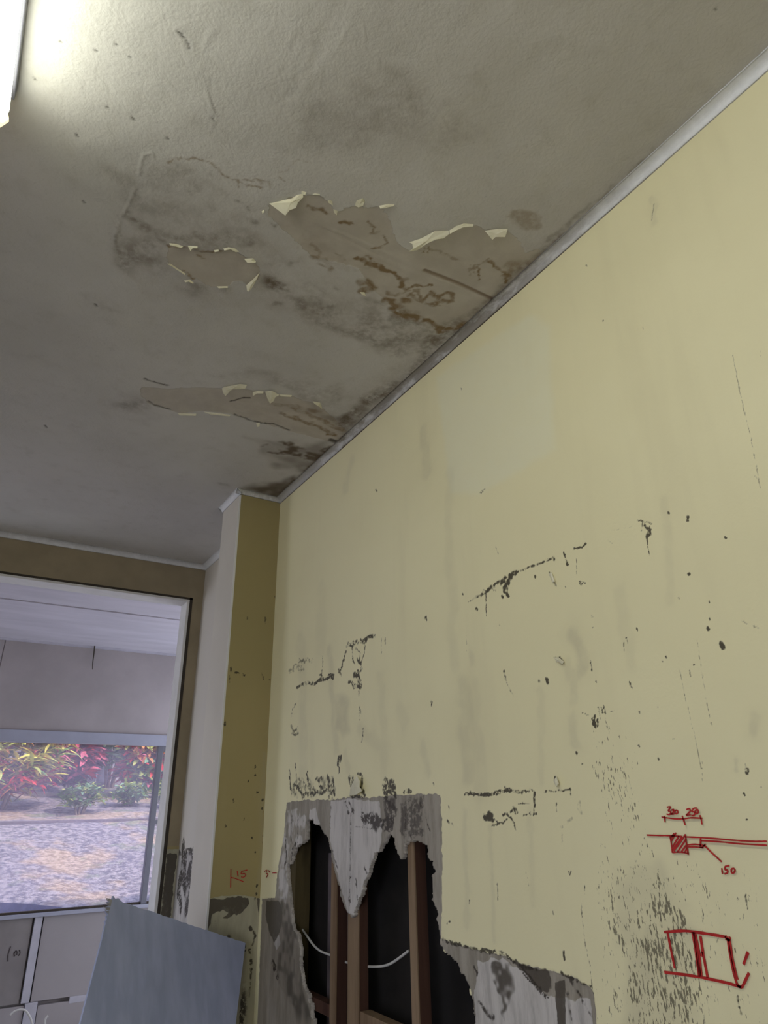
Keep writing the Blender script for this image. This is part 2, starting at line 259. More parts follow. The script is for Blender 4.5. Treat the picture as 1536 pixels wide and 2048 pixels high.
["L","mold",0.9,0.0064,0.55,[[2.0449,1.8663],[2.0052,1.8625],[2.0048,1.8495]]],
["L","mold",0.8,0.0076,0.55,[[2.1038,1.8758],[2.0792,1.856]]],
["L","mold",0.95,0.0076,0.55,[[1.9667,1.8639],[1.9507,1.8714],[1.9351,1.8941],[1.9195,1.9194]]],
["L","mold",0.8,0.0059,0.55,[[1.967,1.8741],[1.9503,1.851]]],
["L","mold",0.75,0.009,0.55,[[1.9145,1.939],[1.8727,1.9384],[1.8222,1.9357],[1.7734,1.938],[1.7357,1.9326]]],
["L","mold",0.8,0.007,0.55,[[1.904,1.9447],[1.8726,1.9307]]],
["L","mold",0.8,0.0067,0.55,[[1.8221,1.9382],[1.7929,1.9198],[1.783,1.94]]],
["L","mold",0.7,0.0046,0.55,[[1.8777,1.9241],[1.8724,1.8879],[1.8622,1.8712]]],
["L","mold",0.8,0.0045,0.55,[[1.8522,1.9191],[1.8223,1.8985],[1.8273,1.8797]]],
["L","mold",0.7,0.0044,0.55,[[1.7928,1.9223],[1.7979,1.8939],[1.8175,1.8682],[1.8225,1.84]]],
["L","mold",0.9,0.0075,0.55,[[1.8421,1.8824],[1.8224,1.8642],[1.8128,1.848]]],
["L","mold",0.95,0.0132,0.55,[[1.862,1.8367],[1.8372,1.8279],[1.8227,1.8065]]],
["L","mold",0.8,0.0111,0.55,[[1.8923,1.817],[1.8619,1.8076],[1.8227,1.7946]]],
["L","mold",0.9,0.0088,0.55,[[1.8421,1.8432],[1.8227,1.8017]]],
["L","mold",0.9,0.0056,0.55,[[1.8344,1.7821],[1.8324,1.77]]],
["L","mold",0.8,0.0063,0.55,[[1.8277,1.732],[1.8136,1.7074]]],
["L","mold",0.7,0.0051,0.55,[[1.8345,1.7236],[1.8278,1.6998]]],
["L","mold",0.8,0.0033,0.55,[[1.8091,1.6707],[1.8093,1.6484],[1.8187,1.6292]]],
["L","mold",0.5,0.0056,0.55,[[2.2885,1.8074],[2.3203,1.7865],[2.325,1.765]]],
["L","mold",0.6,0.0108,0.55,[[2.3214,1.7263],[2.2987,1.6972],[2.2662,1.6995]]],
["L","mold",0.5,0.0081,0.55,[[2.2675,1.7156],[2.3126,1.7038]]],
["L","mold",0.95,0.0088,0.55,[[1.9501,1.5959],[1.965,1.5785]]],
["L","mold",0.8,0.0052,0.55,[[1.9597,1.5691],[1.9573,1.5553]]],
["L","mold",0.9,0.0037,0.55,[[1.6728,1.9146],[1.6751,1.8986]]],
["L","mold",0.5,0.0033,0.55,[[1.695,1.9169],[1.6962,1.8746]]],
["L","mold",1,0.0058,0.55,[[1.4609,1.9292],[1.4591,1.9222]]],
["L","mold",0.6,0.0047,0.55,[[1.2435,1.9037],[1.2424,1.8974]]],
["L","mold",0.6,0.0024,0.55,[[1.2041,1.9314],[1.2065,1.8964]]],
["L","mold",0.4,0.0062,0.55,[[1.2374,1.9303],[1.1827,1.9375]]],
["L","mold",0.7,0.0045,0.55,[[1.1824,1.9395],[1.1722,1.9287]]],
["L","mold",0.9,0.0047,0.55,[[1.454,1.7023],[1.4515,1.6988]]],
["L","mold",0.8,0.0041,0.55,[[1.4593,1.5041],[1.4584,1.4986]]],
["L","mold",0.9,0.0063,0.55,[[2.3205,1.578],[2.3174,1.5471],[2.3,1.5011]]],
["L","mold",0.8,0.0052,0.55,[[2.2766,1.5962],[2.2641,1.555]]],
["L","mold",0.95,0.0075,0.55,[[2.2771,1.5304],[2.2381,1.5143],[2.2185,1.4991]]],
["L","mold",0.95,0.0073,0.55,[[2.1808,1.5612],[2.1725,1.5268],[2.1883,1.4984],[2.2115,1.4869]]],
["L","mold",0.9,0.01,0.55,[[2.0324,1.545],[2.0206,1.517],[1.9938,1.4981]]],
["L","mold",0.85,0.0093,0.55,[[2.1301,1.5017],[2.0744,1.5095],[2.0981,1.5384]]],
["L","mold",0.9,0.0082,0.55,[[2.1097,1.5436],[2.0815,1.5424]]],
["L","mold",0.95,0.0093,0.55,[[2.1646,1.4978],[2.1074,1.5011],[2.0414,1.5017]]],
["L","mold",0.8,0.0066,0.55,[[2.0003,1.5391],[1.9885,1.4935]]],
["L","mold",0.85,0.0124,0.55,[[1.8896,1.5389],[1.8798,1.5167]]],
["L","mold",0.7,0.0091,0.55,[[1.6937,1.5224],[1.6456,1.5165]]],
["L","mold",0.8,0.0144,0.55,[[1.694,1.506],[1.646,1.501]]],
["L","mold",0.95,0.0125,0.55,[[1.691,1.488],[1.643,1.485]]],
["L","mold",0.8,0.0106,0.55,[[1.6869,1.4783],[1.6484,1.4467]]],
["L","mold",0.8,0.0068,0.55,[[1.5931,1.4878],[1.5634,1.4907]]],
["L","mold",0.9,0.0035,0.55,[[1.3356,1.476],[1.315,1.4789],[1.2955,1.4751],[1.2464,1.4723],[1.2112,1.4763]]],
["L","mold",0.95,0.0079,0.55,[[1.2677,1.4295],[1.2538,1.4343],[1.2417,1.4249]]],
["L","mold",0.9,0.0029,0.55,[[1.4014,1.4517],[1.3986,1.4482]]],
["P","mold",0.5,0.0189,0.9,[[2.317,1.542],[2.18,1.551],[2.043,1.55],[1.979,1.538],[1.978,1.484],[2.299,1.486]]],
["P","grey",0.55,0.0204,0.3,[[1.997,1.778],[1.944,1.79],[1.902,1.765],[1.891,1.669],[1.941,1.655],[1.994,1.679]]],
["L","grey",0.35,0.0321,0.4,[[1.321,1.67],[1.303,1.614],[1.286,1.56]]],
["L","grey",0.2,0.0254,0.4,[[1.598,1.704],[1.576,1.66]]],
["L","grey",0.3,0.0171,0.4,[[1.92,1.608],[1.899,1.557]]],
["L","grey",0.3,0.0163,0.4,[[1.499,1.594],[1.476,1.536]]],
["L","grey",0.3,0.0279,0.4,[[1.814,1.662],[1.716,1.61]]],
["L","grey",0.15,0.0247,0.4,[[2.164,1.67],[2.147,1.594]]],
["L","mold",0.95,0.0039,0.5,[[1.3335,1.4781],[1.2849,1.4746],[1.2381,1.4758],[1.215,1.4797],[1.1785,1.481],[1.1511,1.4758],[1.11,1.479]]],
["L","mold",0.9,0.0038,0.5,[[1.1921,1.4867],[1.1783,1.4818]]],
["L","mold",0.8,0.002,0.5,[[1.0749,1.4751],[1.0344,1.4761],[1.0015,1.4768]]],
["L","mold",0.9,0.0022,0.5,[[1.004,1.4793],[1.0034,1.466]]],
["L","mold",0.95,0.0031,0.5,[[1.1041,1.4746],[1.106,1.4535],[1.1138,1.4326]]],
["L","mold",0.9,0.003,0.5,[[1.1233,1.4347],[1.1037,1.4347]]],
["L","mold",0.8,0.0024,0.5,[[1.144,1.4305],[1.1197,1.4368]]],
["L","mold",0.95,0.0049,0.5,[[1.169,1.4478],[1.1632,1.4391]]],
["L","mold",0.95,0.0037,0.5,[[1.2066,1.4328],[1.1884,1.4349],[1.1734,1.4414]]],
["L","mold",0.9,0.0029,0.5,[[1.1922,1.4327],[1.1825,1.4262],[1.1735,1.4155],[1.1719,1.4028]]],
["L","mold",1,0.0079,0.5,[[1.2669,1.4284],[1.2437,1.4306]]],
["L","mold",1,0.0052,0.5,[[1.2543,1.4374],[1.2521,1.4239]]],
["L","mold",0.7,0.0031,0.5,[[1.2463,1.4106],[1.2086,1.4175]]],
["L","mold",0.7,0.0025,0.5,[[1.2371,1.4239],[1.2165,1.413],[1.1934,1.424]]],
["L","mold",0.7,0.0024,0.5,[[1.1542,1.4542],[1.1204,1.4537]]],
["L","mold",0.9,0.0039,0.5,[[1.0392,1.5019],[1.0395,1.4894]]],
["L","mold",0.8,0.0022,0.5,[[1.0444,1.4527],[1.0467,1.4385]]],
["L","mold",0.9,0.0044,0.5,[[1.4082,1.4186],[1.387,1.4115]]],
["L","mold",0.8,0.0023,0.5,[[1.0344,1.3377],[1.0303,1.3286]]],
["L","mold",0.6,0.0019,0.5,[[1.0261,1.3363],[1.0283,1.3306]]],
["L","mold",0.6,0.0024,0.5,[[1.2422,1.2992],[1.2438,1.2703]]],
["L","mold",0.5,0.0018,0.5,[[1.1496,1.3254],[1.1463,1.3038]]],
["L","mold",0.8,0.0031,0.5,[[1.3407,1.26],[1.3415,1.2535]]],
["L","mold",0.8,0.0027,0.5,[[1.0847,1.2642],[1.084,1.2614]]],
["L","mold",0.7,0.0027,0.5,[[1.4275,1.2084],[1.4143,1.2141]]],
["L","mold",0.95,0.0036,0.5,[[1.0666,1.2004],[1.0676,1.188]]],
["L","mold",1,0.0046,0.5,[[0.6379,1.4975],[0.6388,1.4912]]],
["L","mold",0.9,0.0015,0.5,[[0.6268,1.4708],[0.6198,1.4708]]],
["L","mold",0.9,0.002,0.5,[[0.6498,1.4614],[0.6491,1.4598]]],
["L","mold",0.9,0.0015,0.5,[[0.6559,1.4256],[0.6542,1.425]]],
["L","mold",0.8,0.005,0.5,[[1.4476,1.1734],[1.4059,1.1721],[1.3505,1.1708],[1.2835,1.1716],[1.241,1.1753]]],
["L","mold",0.8,0.0044,0.5,[[1.2378,1.1738],[1.1962,1.1626],[1.1462,1.1607]]],
["L","mold",0.8,0.0039,0.5,[[1.0782,1.1657],[1.0541,1.1608],[1.0101,1.1562]]],
["L","mold",0.6,0.0015,0.5,[[1.0107,1.2826],[1.0113,1.2438],[1.0121,1.2162],[1.0065,1.1899],[1.0075,1.1567],[1.0086,1.137]]],
["L","mold",0.35,0.0063,0.5,[[0.9851,1.4558],[0.983,1.4362]]],
["L","mold",0.35,0.0054,0.5,[[1.0391,1.4126],[1.0078,1.4246]]],
["L","mold",0.35,0.0043,0.5,[[1.0381,1.4008],[1.0408,1.3852]]],
["L","mold",0.7,0.0015,0.5,[[0.9355,1.5132],[0.9331,1.4973]]],
["L","mold",0.4,0.0017,0.5,[[0.6744,1.3587],[0.6773,1.3467]]],
["L","mold",0.7,0.0016,0.5,[[0.6815,1.3231],[0.6827,1.3044]]],
["L","mold",0.8,0.0021,0.5,[[0.7263,1.192],[0.7264,1.1706]]],
["L","mold",0.4,0.0008,0.5,[[0.7094,1.5115],[0.7165,1.4814]]],
["L","mold",0.6,0.0014,0.5,[[0.6899,1.2966],[0.6949,1.2904]]],
["L","mold",0.7,0.0019,0.5,[[0.9609,1.322],[0.963,1.3113]]],
["L","mold",0.7,0.002,0.5,[[0.9972,1.3124],[0.9975,1.3016]]],
["P","drips",0.5,0.0135,0.6,[[0.934,1.521],[0.894,1.534],[0.861,1.521],[0.834,1.443],[0.852,1.4],[0.882,1.418],[0.895,1.451],[0.931,1.482]]],
["P","drips",0.35,0.0142,0.6,[[0.946,1.622],[0.913,1.63],[0.851,1.615],[0.815,1.546],[0.843,1.496],[0.937,1.501]]],
["P","drips",0.6,0.0154,0.6,[[0.902,1.364],[0.841,1.384],[0.793,1.362],[0.767,1.332],[0.781,1.24],[0.777,1.129],[0.997,1.083],[0.962,1.183],[0.958,1.284],[0.938,1.334]]],
["P","drips",0.8,0.0165,0.6,[[0.908,1.288],[0.802,1.323],[0.783,1.281],[0.816,1.12],[0.947,1.093],[0.925,1.205]]],
["P","drips",0.33,0.0167,0.5,[[0.941,1.486],[0.865,1.502],[0.828,1.446],[0.777,1.379],[0.725,1.347],[0.659,1.351],[0.656,1.283],[0.691,1.147],[1.022,1.077],[0.982,1.213],[0.965,1.354]]],
["P","grey",0.6,0.0244,0.5,[[0.885,1.264],[0.798,1.286],[0.789,1.239],[0.804,1.123],[0.947,1.093],[0.91,1.207]]],
["P","grey",0.4,0.0204,0.5,[[0.918,1.335],[0.814,1.348],[0.779,1.3],[0.831,1.233],[0.941,1.219]]],
["P","bare",1,0.0055,0.35,[[2.334,1.474],[2.187,1.479],[1.998,1.477],[1.889,1.483],[1.771,1.478],[1.695,1.48],[1.631,1.482],[1.535,1.481],[1.466,1.481],[1.433,1.477],[1.432,1.428],[1.442,1.272],[1.447,1.221],[1.454,1.168],[1.439,1.168],[1.464,1.122],[1.633,0.978],[2.033,0.85],[2.153,0.861],[2.353,0.837],[2.376,1.023],[2.405,1.154],[2.391,1.257],[2.351,1.364],[2.345,1.432]]],
["P","bare",1,0.0045,0.5,[[1.452,1.177],[1.414,1.17],[1.358,1.171],[1.284,1.17],[1.242,1.171],[1.183,1.164],[1.11,1.164],[1.059,1.164],[1.01,1.156],[1.006,1.125],[1.009,1.08],[1.35,1.008],[1.355,1.092],[1.409,1.136],[1.449,1.16]]],
["P","white",0.9,0.0054,0.6,[[1.323,1.148],[1.249,1.166],[1.191,1.152],[1.128,1.126],[1.093,1.125],[1.017,1.136],[1.017,1.078],[1.35,1.008],[1.34,1.094]]],
["P","glue",0.8,0.0064,0.7,[[1.228,1.171],[1.183,1.164],[1.11,1.166],[1.116,1.125],[1.139,1.128]]],
["P","glue",0.95,0.0029,0.3,[[1.101,1.148],[1.074,1.156],[1.087,1.064],[1.104,1.06]]],
["L","mold",1,0.0062,0.6,[[1.343,1.1354],[1.3327,1.127]]],
["L","mold",0.6,0.0094,0.6,[[1.324,1.074],[1.29,1.061]]],
["L","mold",0.6,0.0047,0.6,[[1.0645,1.1643],[1.0379,1.1318],[1.0208,1.1123]]],
["L","mold",0.5,0.0048,0.6,[[1.0693,1.1364],[1.0675,1.1001]]],
["L","mold",0.9,0.0027,0.6,[[1.1962,1.1626],[1.1229,1.1204]]],
["L","mold",0.8,0.0021,0.6,[[1.1853,1.1494],[1.1289,1.1193]]],
["P","glue",0.6,0.0114,0.8,[[1.294,1.149],[1.223,1.159],[1.224,1.107],[1.25,1.055],[1.265,1.099]]],
["P","white",0.85,0.0077,0.35,[[2.014,1.472],[1.899,1.478],[1.72,1.467],[1.705,1.401],[1.723,1.347],[1.773,1.299],[1.86,1.18],[1.895,1.177],[1.972,1.289],[2.015,1.371]]],
["P","white",0.6,0.0097,0.5,[[2.334,1.452],[2.258,1.461],[2.184,1.432],[2.189,1.349],[2.267,1.287],[2.317,1.161],[2.393,1.164],[2.379,1.267]]],
["P","white",0.7,0.0069,0.4,[[2.161,1.451],[2.116,1.457],[2.08,1.405],[2.119,1.405],[2.16,1.423]]],
["P","mold",0.75,0.0109,1,[[1.824,1.448],[1.721,1.432],[1.649,1.424],[1.659,1.386],[1.706,1.393],[1.772,1.4],[1.824,1.423]]],
["P","mold",0.5,0.0106,0.9,[[1.695,1.478],[1.639,1.477],[1.634,1.431],[1.674,1.393],[1.696,1.432]]],
["P","mold",0.45,0.0098,1,[[1.624,1.466],[1.508,1.475],[1.507,1.382],[1.613,1.38]]],
["L","mold",0.9,0.0072,0.5,[[1.9177,1.4659],[1.8981,1.4401]]],
["L","mold",0.9,0.0061,0.5,[[1.8937,1.4698],[1.8698,1.44]]],
["L","mold",0.6,0.0043,0.5,[[2.0135,1.465],[2.0153,1.3709]]],
["L","mold",0.7,0.0029,0.5,[[1.8839,1.4401],[1.8856,1.3172],[1.8863,1.2003]]],
["L","mold",0.7,0.0031,0.5,[[1.5052,1.46],[1.4981,1.4172],[1.4829,1.3964]]],
["L","mold",0.8,0.0027,0.5,[[1.592,1.4388],[1.5939,1.402]]],
["L","mold",0.7,0.0023,0.5,[[1.5679,1.4131],[1.5702,1.3735]]],
["L","mold",0.7,0.0037,0.5,[[1.851,1.2719],[1.844,1.2191]]],
["L","mold",0.7,0.0073,0.5,[[1.803,1.3016],[1.7904,1.287]]],
["L","mold",0.5,0.0061,0.5,[[1.9938,1.3375],[1.9627,1.2892]]],
["L","mold",0.8,0.0039,0.5,[[1.9613,1.2369],[1.9422,1.2344]]],
["L","mold",0.9,0.0046,0.5,[[1.8871,1.2814],[1.8825,1.2738]]],
["L","mold",0.8,0.0056,0.5,[[1.8883,1.223],[1.8846,1.2099]]],
["L","mold",0.6,0.0023,0.5,[[1.8604,1.4028],[1.755,1.398]]],
["L","mold",0.9,0.0048,0.5,[[1.5226,1.4585],[1.5216,1.453]]],
["L","mold",0.9,0.0065,0.5,[[2.3379,1.3638],[2.3246,1.2978],[2.3353,1.2786]]],
["L","mold",0.6,0.0049,0.5,[[2.2935,1.432],[2.2934,1.3648],[2.2792,1.3463]]],
["L","mold",0.6,0.0048,0.5,[[2.2436,1.432],[2.2417,1.352]]],
["L","mold",0.7,0.0072,0.5,[[2.2546,1.347],[2.2836,1.3274],[2.2801,1.2905]]],
["L","mold",0.85,0.0123,0.5,[[1.8799,1.5341],[1.8703,1.5121]]],
["L","mold",0.9,0.006,0.5,[[1.8422,1.5433],[1.8191,1.5444]]],
["L","mold",0.8,0.0079,0.5,[[1.8146,1.5314],[1.8238,1.5021]]],
["L","mold",1,0.0098,0.5,[[1.8103,1.4955],[1.8014,1.4849]]],
["L","mold",1,0.0048,0.5,[[1.889,1.4834],[1.8059,1.4816]]],
["L","mold",0.9,0.0088,0.5,[[1.9603,1.5966],[1.9703,1.5834]]],
["P","glue",0.55,0.0176,0.4,[[2.356,1.176],[2.31,1.216],[2.266,1.14],[2.227,1.097],[2.189,1.049],[2.161,0.973],[2.104,0.888],[2.186,0.872],[2.366,0.94],[2.379,1.045]]],
["P","brownw",0.6,0.0175,0.3,[[2.382,1.075],[2.214,1.078],[2.184,0.989],[2.103,0.886],[2.401,0.827],[2.396,0.978]]],
["L","mold",0.9,0.0139,0.6,[[2.3978,0.9946],[2.3565,0.9667]]],
["L","mold",0.8,0.0185,0.6,[[2.473,0.88],[2.404,0.851]]],
["P","cream",1,0.004,0,[[2.7,0],[3.6,0],[3.6,2.8],[2.7,2.8]]],
["P","bare",1,0.0074,0.3,[[3.593,1.282],[3.341,1.278],[3.328,1.266],[3.067,1.265],[3.045,1.009],[3.567,0.949]]],
["P","white",1,0.0074,0.3,[[3.593,1.282],[3.341,1.278],[3.328,1.266],[3.067,1.265],[3.045,1.009],[3.567,0.949]]],
["L","mold",1,0.0192,0.8,[[3.5687,1.2749],[3.3507,1.2777]]],
["L","mold",1,0.057,0.8,[[3.465,1.271],[3.445,1.214],[3.45,1.172]]],
["L","mold",0.9,0.0375,0.8,[[3.485,1.16],[3.486,1.109],[3.449,1.061]]],
["L","mold",1,0.0422,0.8,[[3.369,1.218],[3.379,1.137],[3.344,1.061]]],
["L","mold",0.9,0.0304,0.8,[[3.358,1.27],[3.332,1.22],[3.348,1.184]]],
["L","grey",0.3,0.0375,0.4,[[2.272,2.033],[2.213,1.542]]],
["L","grey",0.35,0.0238,0.4,[[2.027,1.948],[1.989,1.622]]],
["L","grey",0.22,0.0231,0.4,[[1.704,1.811],[1.686,1.521]]],
["L","grey",0.2,0.0379,0.4,[[2.114,2.185],[2.103,1.963]]],
["L","grey",0.2,0.0099,0.4,[[0.679,1.969],[0.71,1.783]]],
["L","grey",0.2,0.0146,0.4,[[0.812,1.83],[0.818,1.686]]],
["L","grey",0.3,0.0255,0.4,[[1.272,1.706],[1.279,1.484]]],
["L","grey",0.2,0.012,0.4,[[1.056,1.675],[1.077,1.497]]],
["L","grey",0.25,0.0108,0.4,[[1.338,1.443],[1.354,1.213]]],
["L","grey",0.25,0.0075,0.4,[[1.2528,1.4123],[1.2638,1.1955]]],
["L","grey",0.2,0.0092,0.4,[[1.122,1.442],[1.138,1.278]]],
["L","grey",0.35,0.0251,0.5,[[1.422,2.506],[1.432,2.373]]],
["L","grey",0.25,0.0279,0.5,[[1.893,2.623],[1.929,2.515]]],
["L","grey",0.3,0.0099,0.5,[[0.565,2.634],[0.572,2.582]]],
["L","mold",0.5,0.0013,0.3,[[0.492,2.1795],[0.4979,2.0981],[0.4996,2.0185],[0.5065,1.9223]]],
["L","mold",0.4,0.0025,0.3,[[0.5637,2.621],[0.5773,2.5873]]],
["L","mold",0.5,0.0018,0.3,[[0.446,2.16],[0.4472,2.1481]]],
["L","mold",0.9,0.0049,0.3,[[1.7196,2.4272],[1.7101,2.4195]]],
["L","mold",0.9,0.0051,0.3,[[1.4593,1.9265],[1.4572,1.9218]]],
["L","mold",0.9,0.0033,0.3,[[1.4535,1.6961],[1.4538,1.6923]]],
["L","mold",0.6,0.0027,0.3,[[1.1949,2.1995],[1.1783,2.2027]]],
["L","mold",0.7,0.0026,0.3,[[0.7562,2.6112],[0.7541,2.6063]]],
["L","mold",0.7,0.002,0.3,[[0.7399,2.4368],[0.7391,2.4335]]],
["L","mold",0.7,0.0021,0.3,[[0.6499,2.3524],[0.6493,2.3493]]],
["L","mold",0.7,0.0031,0.3,[[1.2433,2.5557],[1.2394,2.5482]]],
["P","bare",1,0.0045,0.3,[[2.513,1.166],[2.404,1.177],[2.282,1.187],[2.254,1.099],[2.202,1.038],[2.095,0.727],[2.495,0.625]]],
["P","brownw",0.5,0.0045,0.3,[[2.513,1.166],[2.404,1.177],[2.282,1.187],[2.254,1.099],[2.202,1.038],[2.095,0.727],[2.495,0.625]]],
["P","glue",0.7,0.0073,0.3,[[2.479,1.165],[2.361,1.173],[2.337,1.139],[2.351,1.088],[2.398,1.046],[2.445,1.077],[2.478,1.118]]],
["P","white",1,0.0047,0.2,[[2.395,1.065],[2.36,1.076],[2.347,1.053],[2.375,1.032],[2.398,1.046]]]],"n":[["L","mold",0.8,0.0047,0.4,[[0.8838,1.9583],[0.8849,1.9443]]],
["L","mold",0.9,0.0032,0.4,[[0.9023,1.9434],[0.9197,1.9425]]],
["L","mold",0.9,0.0048,0.4,[[0.9325,1.9389],[0.9402,1.9371]]],
["L","mold",0.6,0.0031,0.4,[[0.8787,1.9298],[0.8833,1.9023]]],
["L","mold",0.8,0.0033,0.4,[[1.0134,1.9479],[1.0226,1.9247]]],
["L","mold",0.7,0.0049,0.4,[[1.0483,1.9291],[1.0512,1.9245]]],
["L","mold",0.5,0.0089,0.4,[[1.0538,2.2679],[1.0621,2.2691]]],
["L","mold",0.6,0.0072,0.4,[[1.0808,2.3067],[1.0827,2.3016]]],
["L","mold",0.5,0.005,0.4,[[0.9363,2.1715],[0.9382,2.1591]]],
["L","mold",0.5,0.0051,0.4,[[1.0126,2.1787],[1.0169,2.1511]]],
["L","mold",0.8,0.0045,0.4,[[0.8783,1.7575],[0.8798,1.751]]],
["L","mold",0.6,0.0049,0.4,[[1.1195,1.8768],[1.1224,1.8722]]],
["L","mold",0.9,0.0046,0.5,[[1.0435,1.4881],[1.0438,1.4838]]],
["L","mold",0.9,0.0046,0.5,[[1.0439,1.4571],[1.0442,1.4528]]],
["L","mold",0.9,0.0046,0.5,[[1.0487,1.445],[1.0489,1.4407]]],
["L","mold",0.9,0.0045,0.5,[[1.0533,1.3688],[1.0536,1.3646]]],
["L","mold",0.9,0.0045,0.5,[[1.0548,1.3438],[1.0551,1.3396]]],
["L","mold",0.9,0.0044,0.5,[[1.0274,1.314],[1.0277,1.31]]],
["L","mold",0.9,0.0044,0.5,[[1.0098,1.3598],[1.0101,1.3557]]],
["L","mold",0.9,0.0046,0.5,[[0.9819,1.5514],[0.9822,1.547]]],
["L","mold",0.9,0.0047,0.5,[[1.0085,1.6025],[1.0088,1.598]]],
["L","mold",0.9,0.0047,0.5,[[1.0104,1.5736],[1.0107,1.5692]]],
["L","mold",0.9,0.0046,0.5,[[1.0243,1.5143],[1.0246,1.51]]],
["L","mold",0.9,0.0043,0.5,[[0.9086,1.4039],[0.909,1.3998]]],
["L","mold",0.9,0.0044,0.5,[[0.9763,1.4231],[0.9766,1.4189]]],
["L","mold",0.9,0.0047,0.5,[[0.8775,1.7501],[0.8779,1.7455]]],
["L","mold",0.9,0.0044,0.5,[[0.9329,1.4869],[0.9332,1.4827]]],
["L","mold",0.9,0.0049,0.5,[[1.0646,1.7466],[1.0648,1.7419]]],
["L","mold",0.9,0.0043,0.5,[[1.0391,1.2072],[1.0394,1.2032]]],
["L","mold",0.9,0.0043,0.5,[[1.0383,1.1837],[1.0385,1.1797]]],
["L","mold",0.9,0.0042,0.5,[[1.0345,1.1683],[1.0348,1.1644]]],
["L","grey",0.4,0.0072,0.3,[[1.0441,1.6483],[1.0446,1.4708],[1.0524,1.3028],[1.0417,1.1678]]],
["P","bare",1,0.0033,0.3,[[0.867,1.18],[0.911,1.183],[0.975,1.182],[1.013,1.176],[1.042,1.168],[1.109,1.163],[1.23,1.155],[1.246,0.683],[0.85,0.746]]],
["P","glue",1,0.0041,0.6,[[0.865,1.178],[0.916,1.173],[0.975,1.178],[1.013,1.17],[1.015,1.15],[0.988,1.126],[0.961,1.124],[0.94,1.111],[0.921,1.116],[0.943,1.129],[0.915,1.141],[0.884,1.134],[0.875,1.091],[0.862,1.088]]],
["P","glue",0.9,0.0034,0.3,[[1.042,1.168],[1.068,1.16],[1.071,1.081],[1.055,1.105]]],
["L","mold",1,0.0082,0.4,[[1.024,1.0812],[1.0292,1.0733]]],
["L","mold",0.7,0.0049,0.4,[[1.0388,1.0686],[1.0444,1.0531],[1.0369,1.0278]]],
["L","mold",0.8,0.0065,0.4,[[1.0046,1.031],[1.0079,1.0167]]],
["L","mold",0.6,0.008,0.4,[[0.9481,1.0621],[0.9572,1.0594]]],
["L","mold",0.4,0.0064,0.4,[[0.8997,1.1087],[0.911,1.1059]]],
["L","mold",1,0.0158,0.8,[[1.054,0.884],[1.112,0.807]]],
["L","mold",0.9,0.0064,0.8,[[1.027,1.0147],[1.0447,0.8851]]],
["L","mold",0.9,0.0159,0.8,[[1.091,0.865],[1.149,0.791]]],
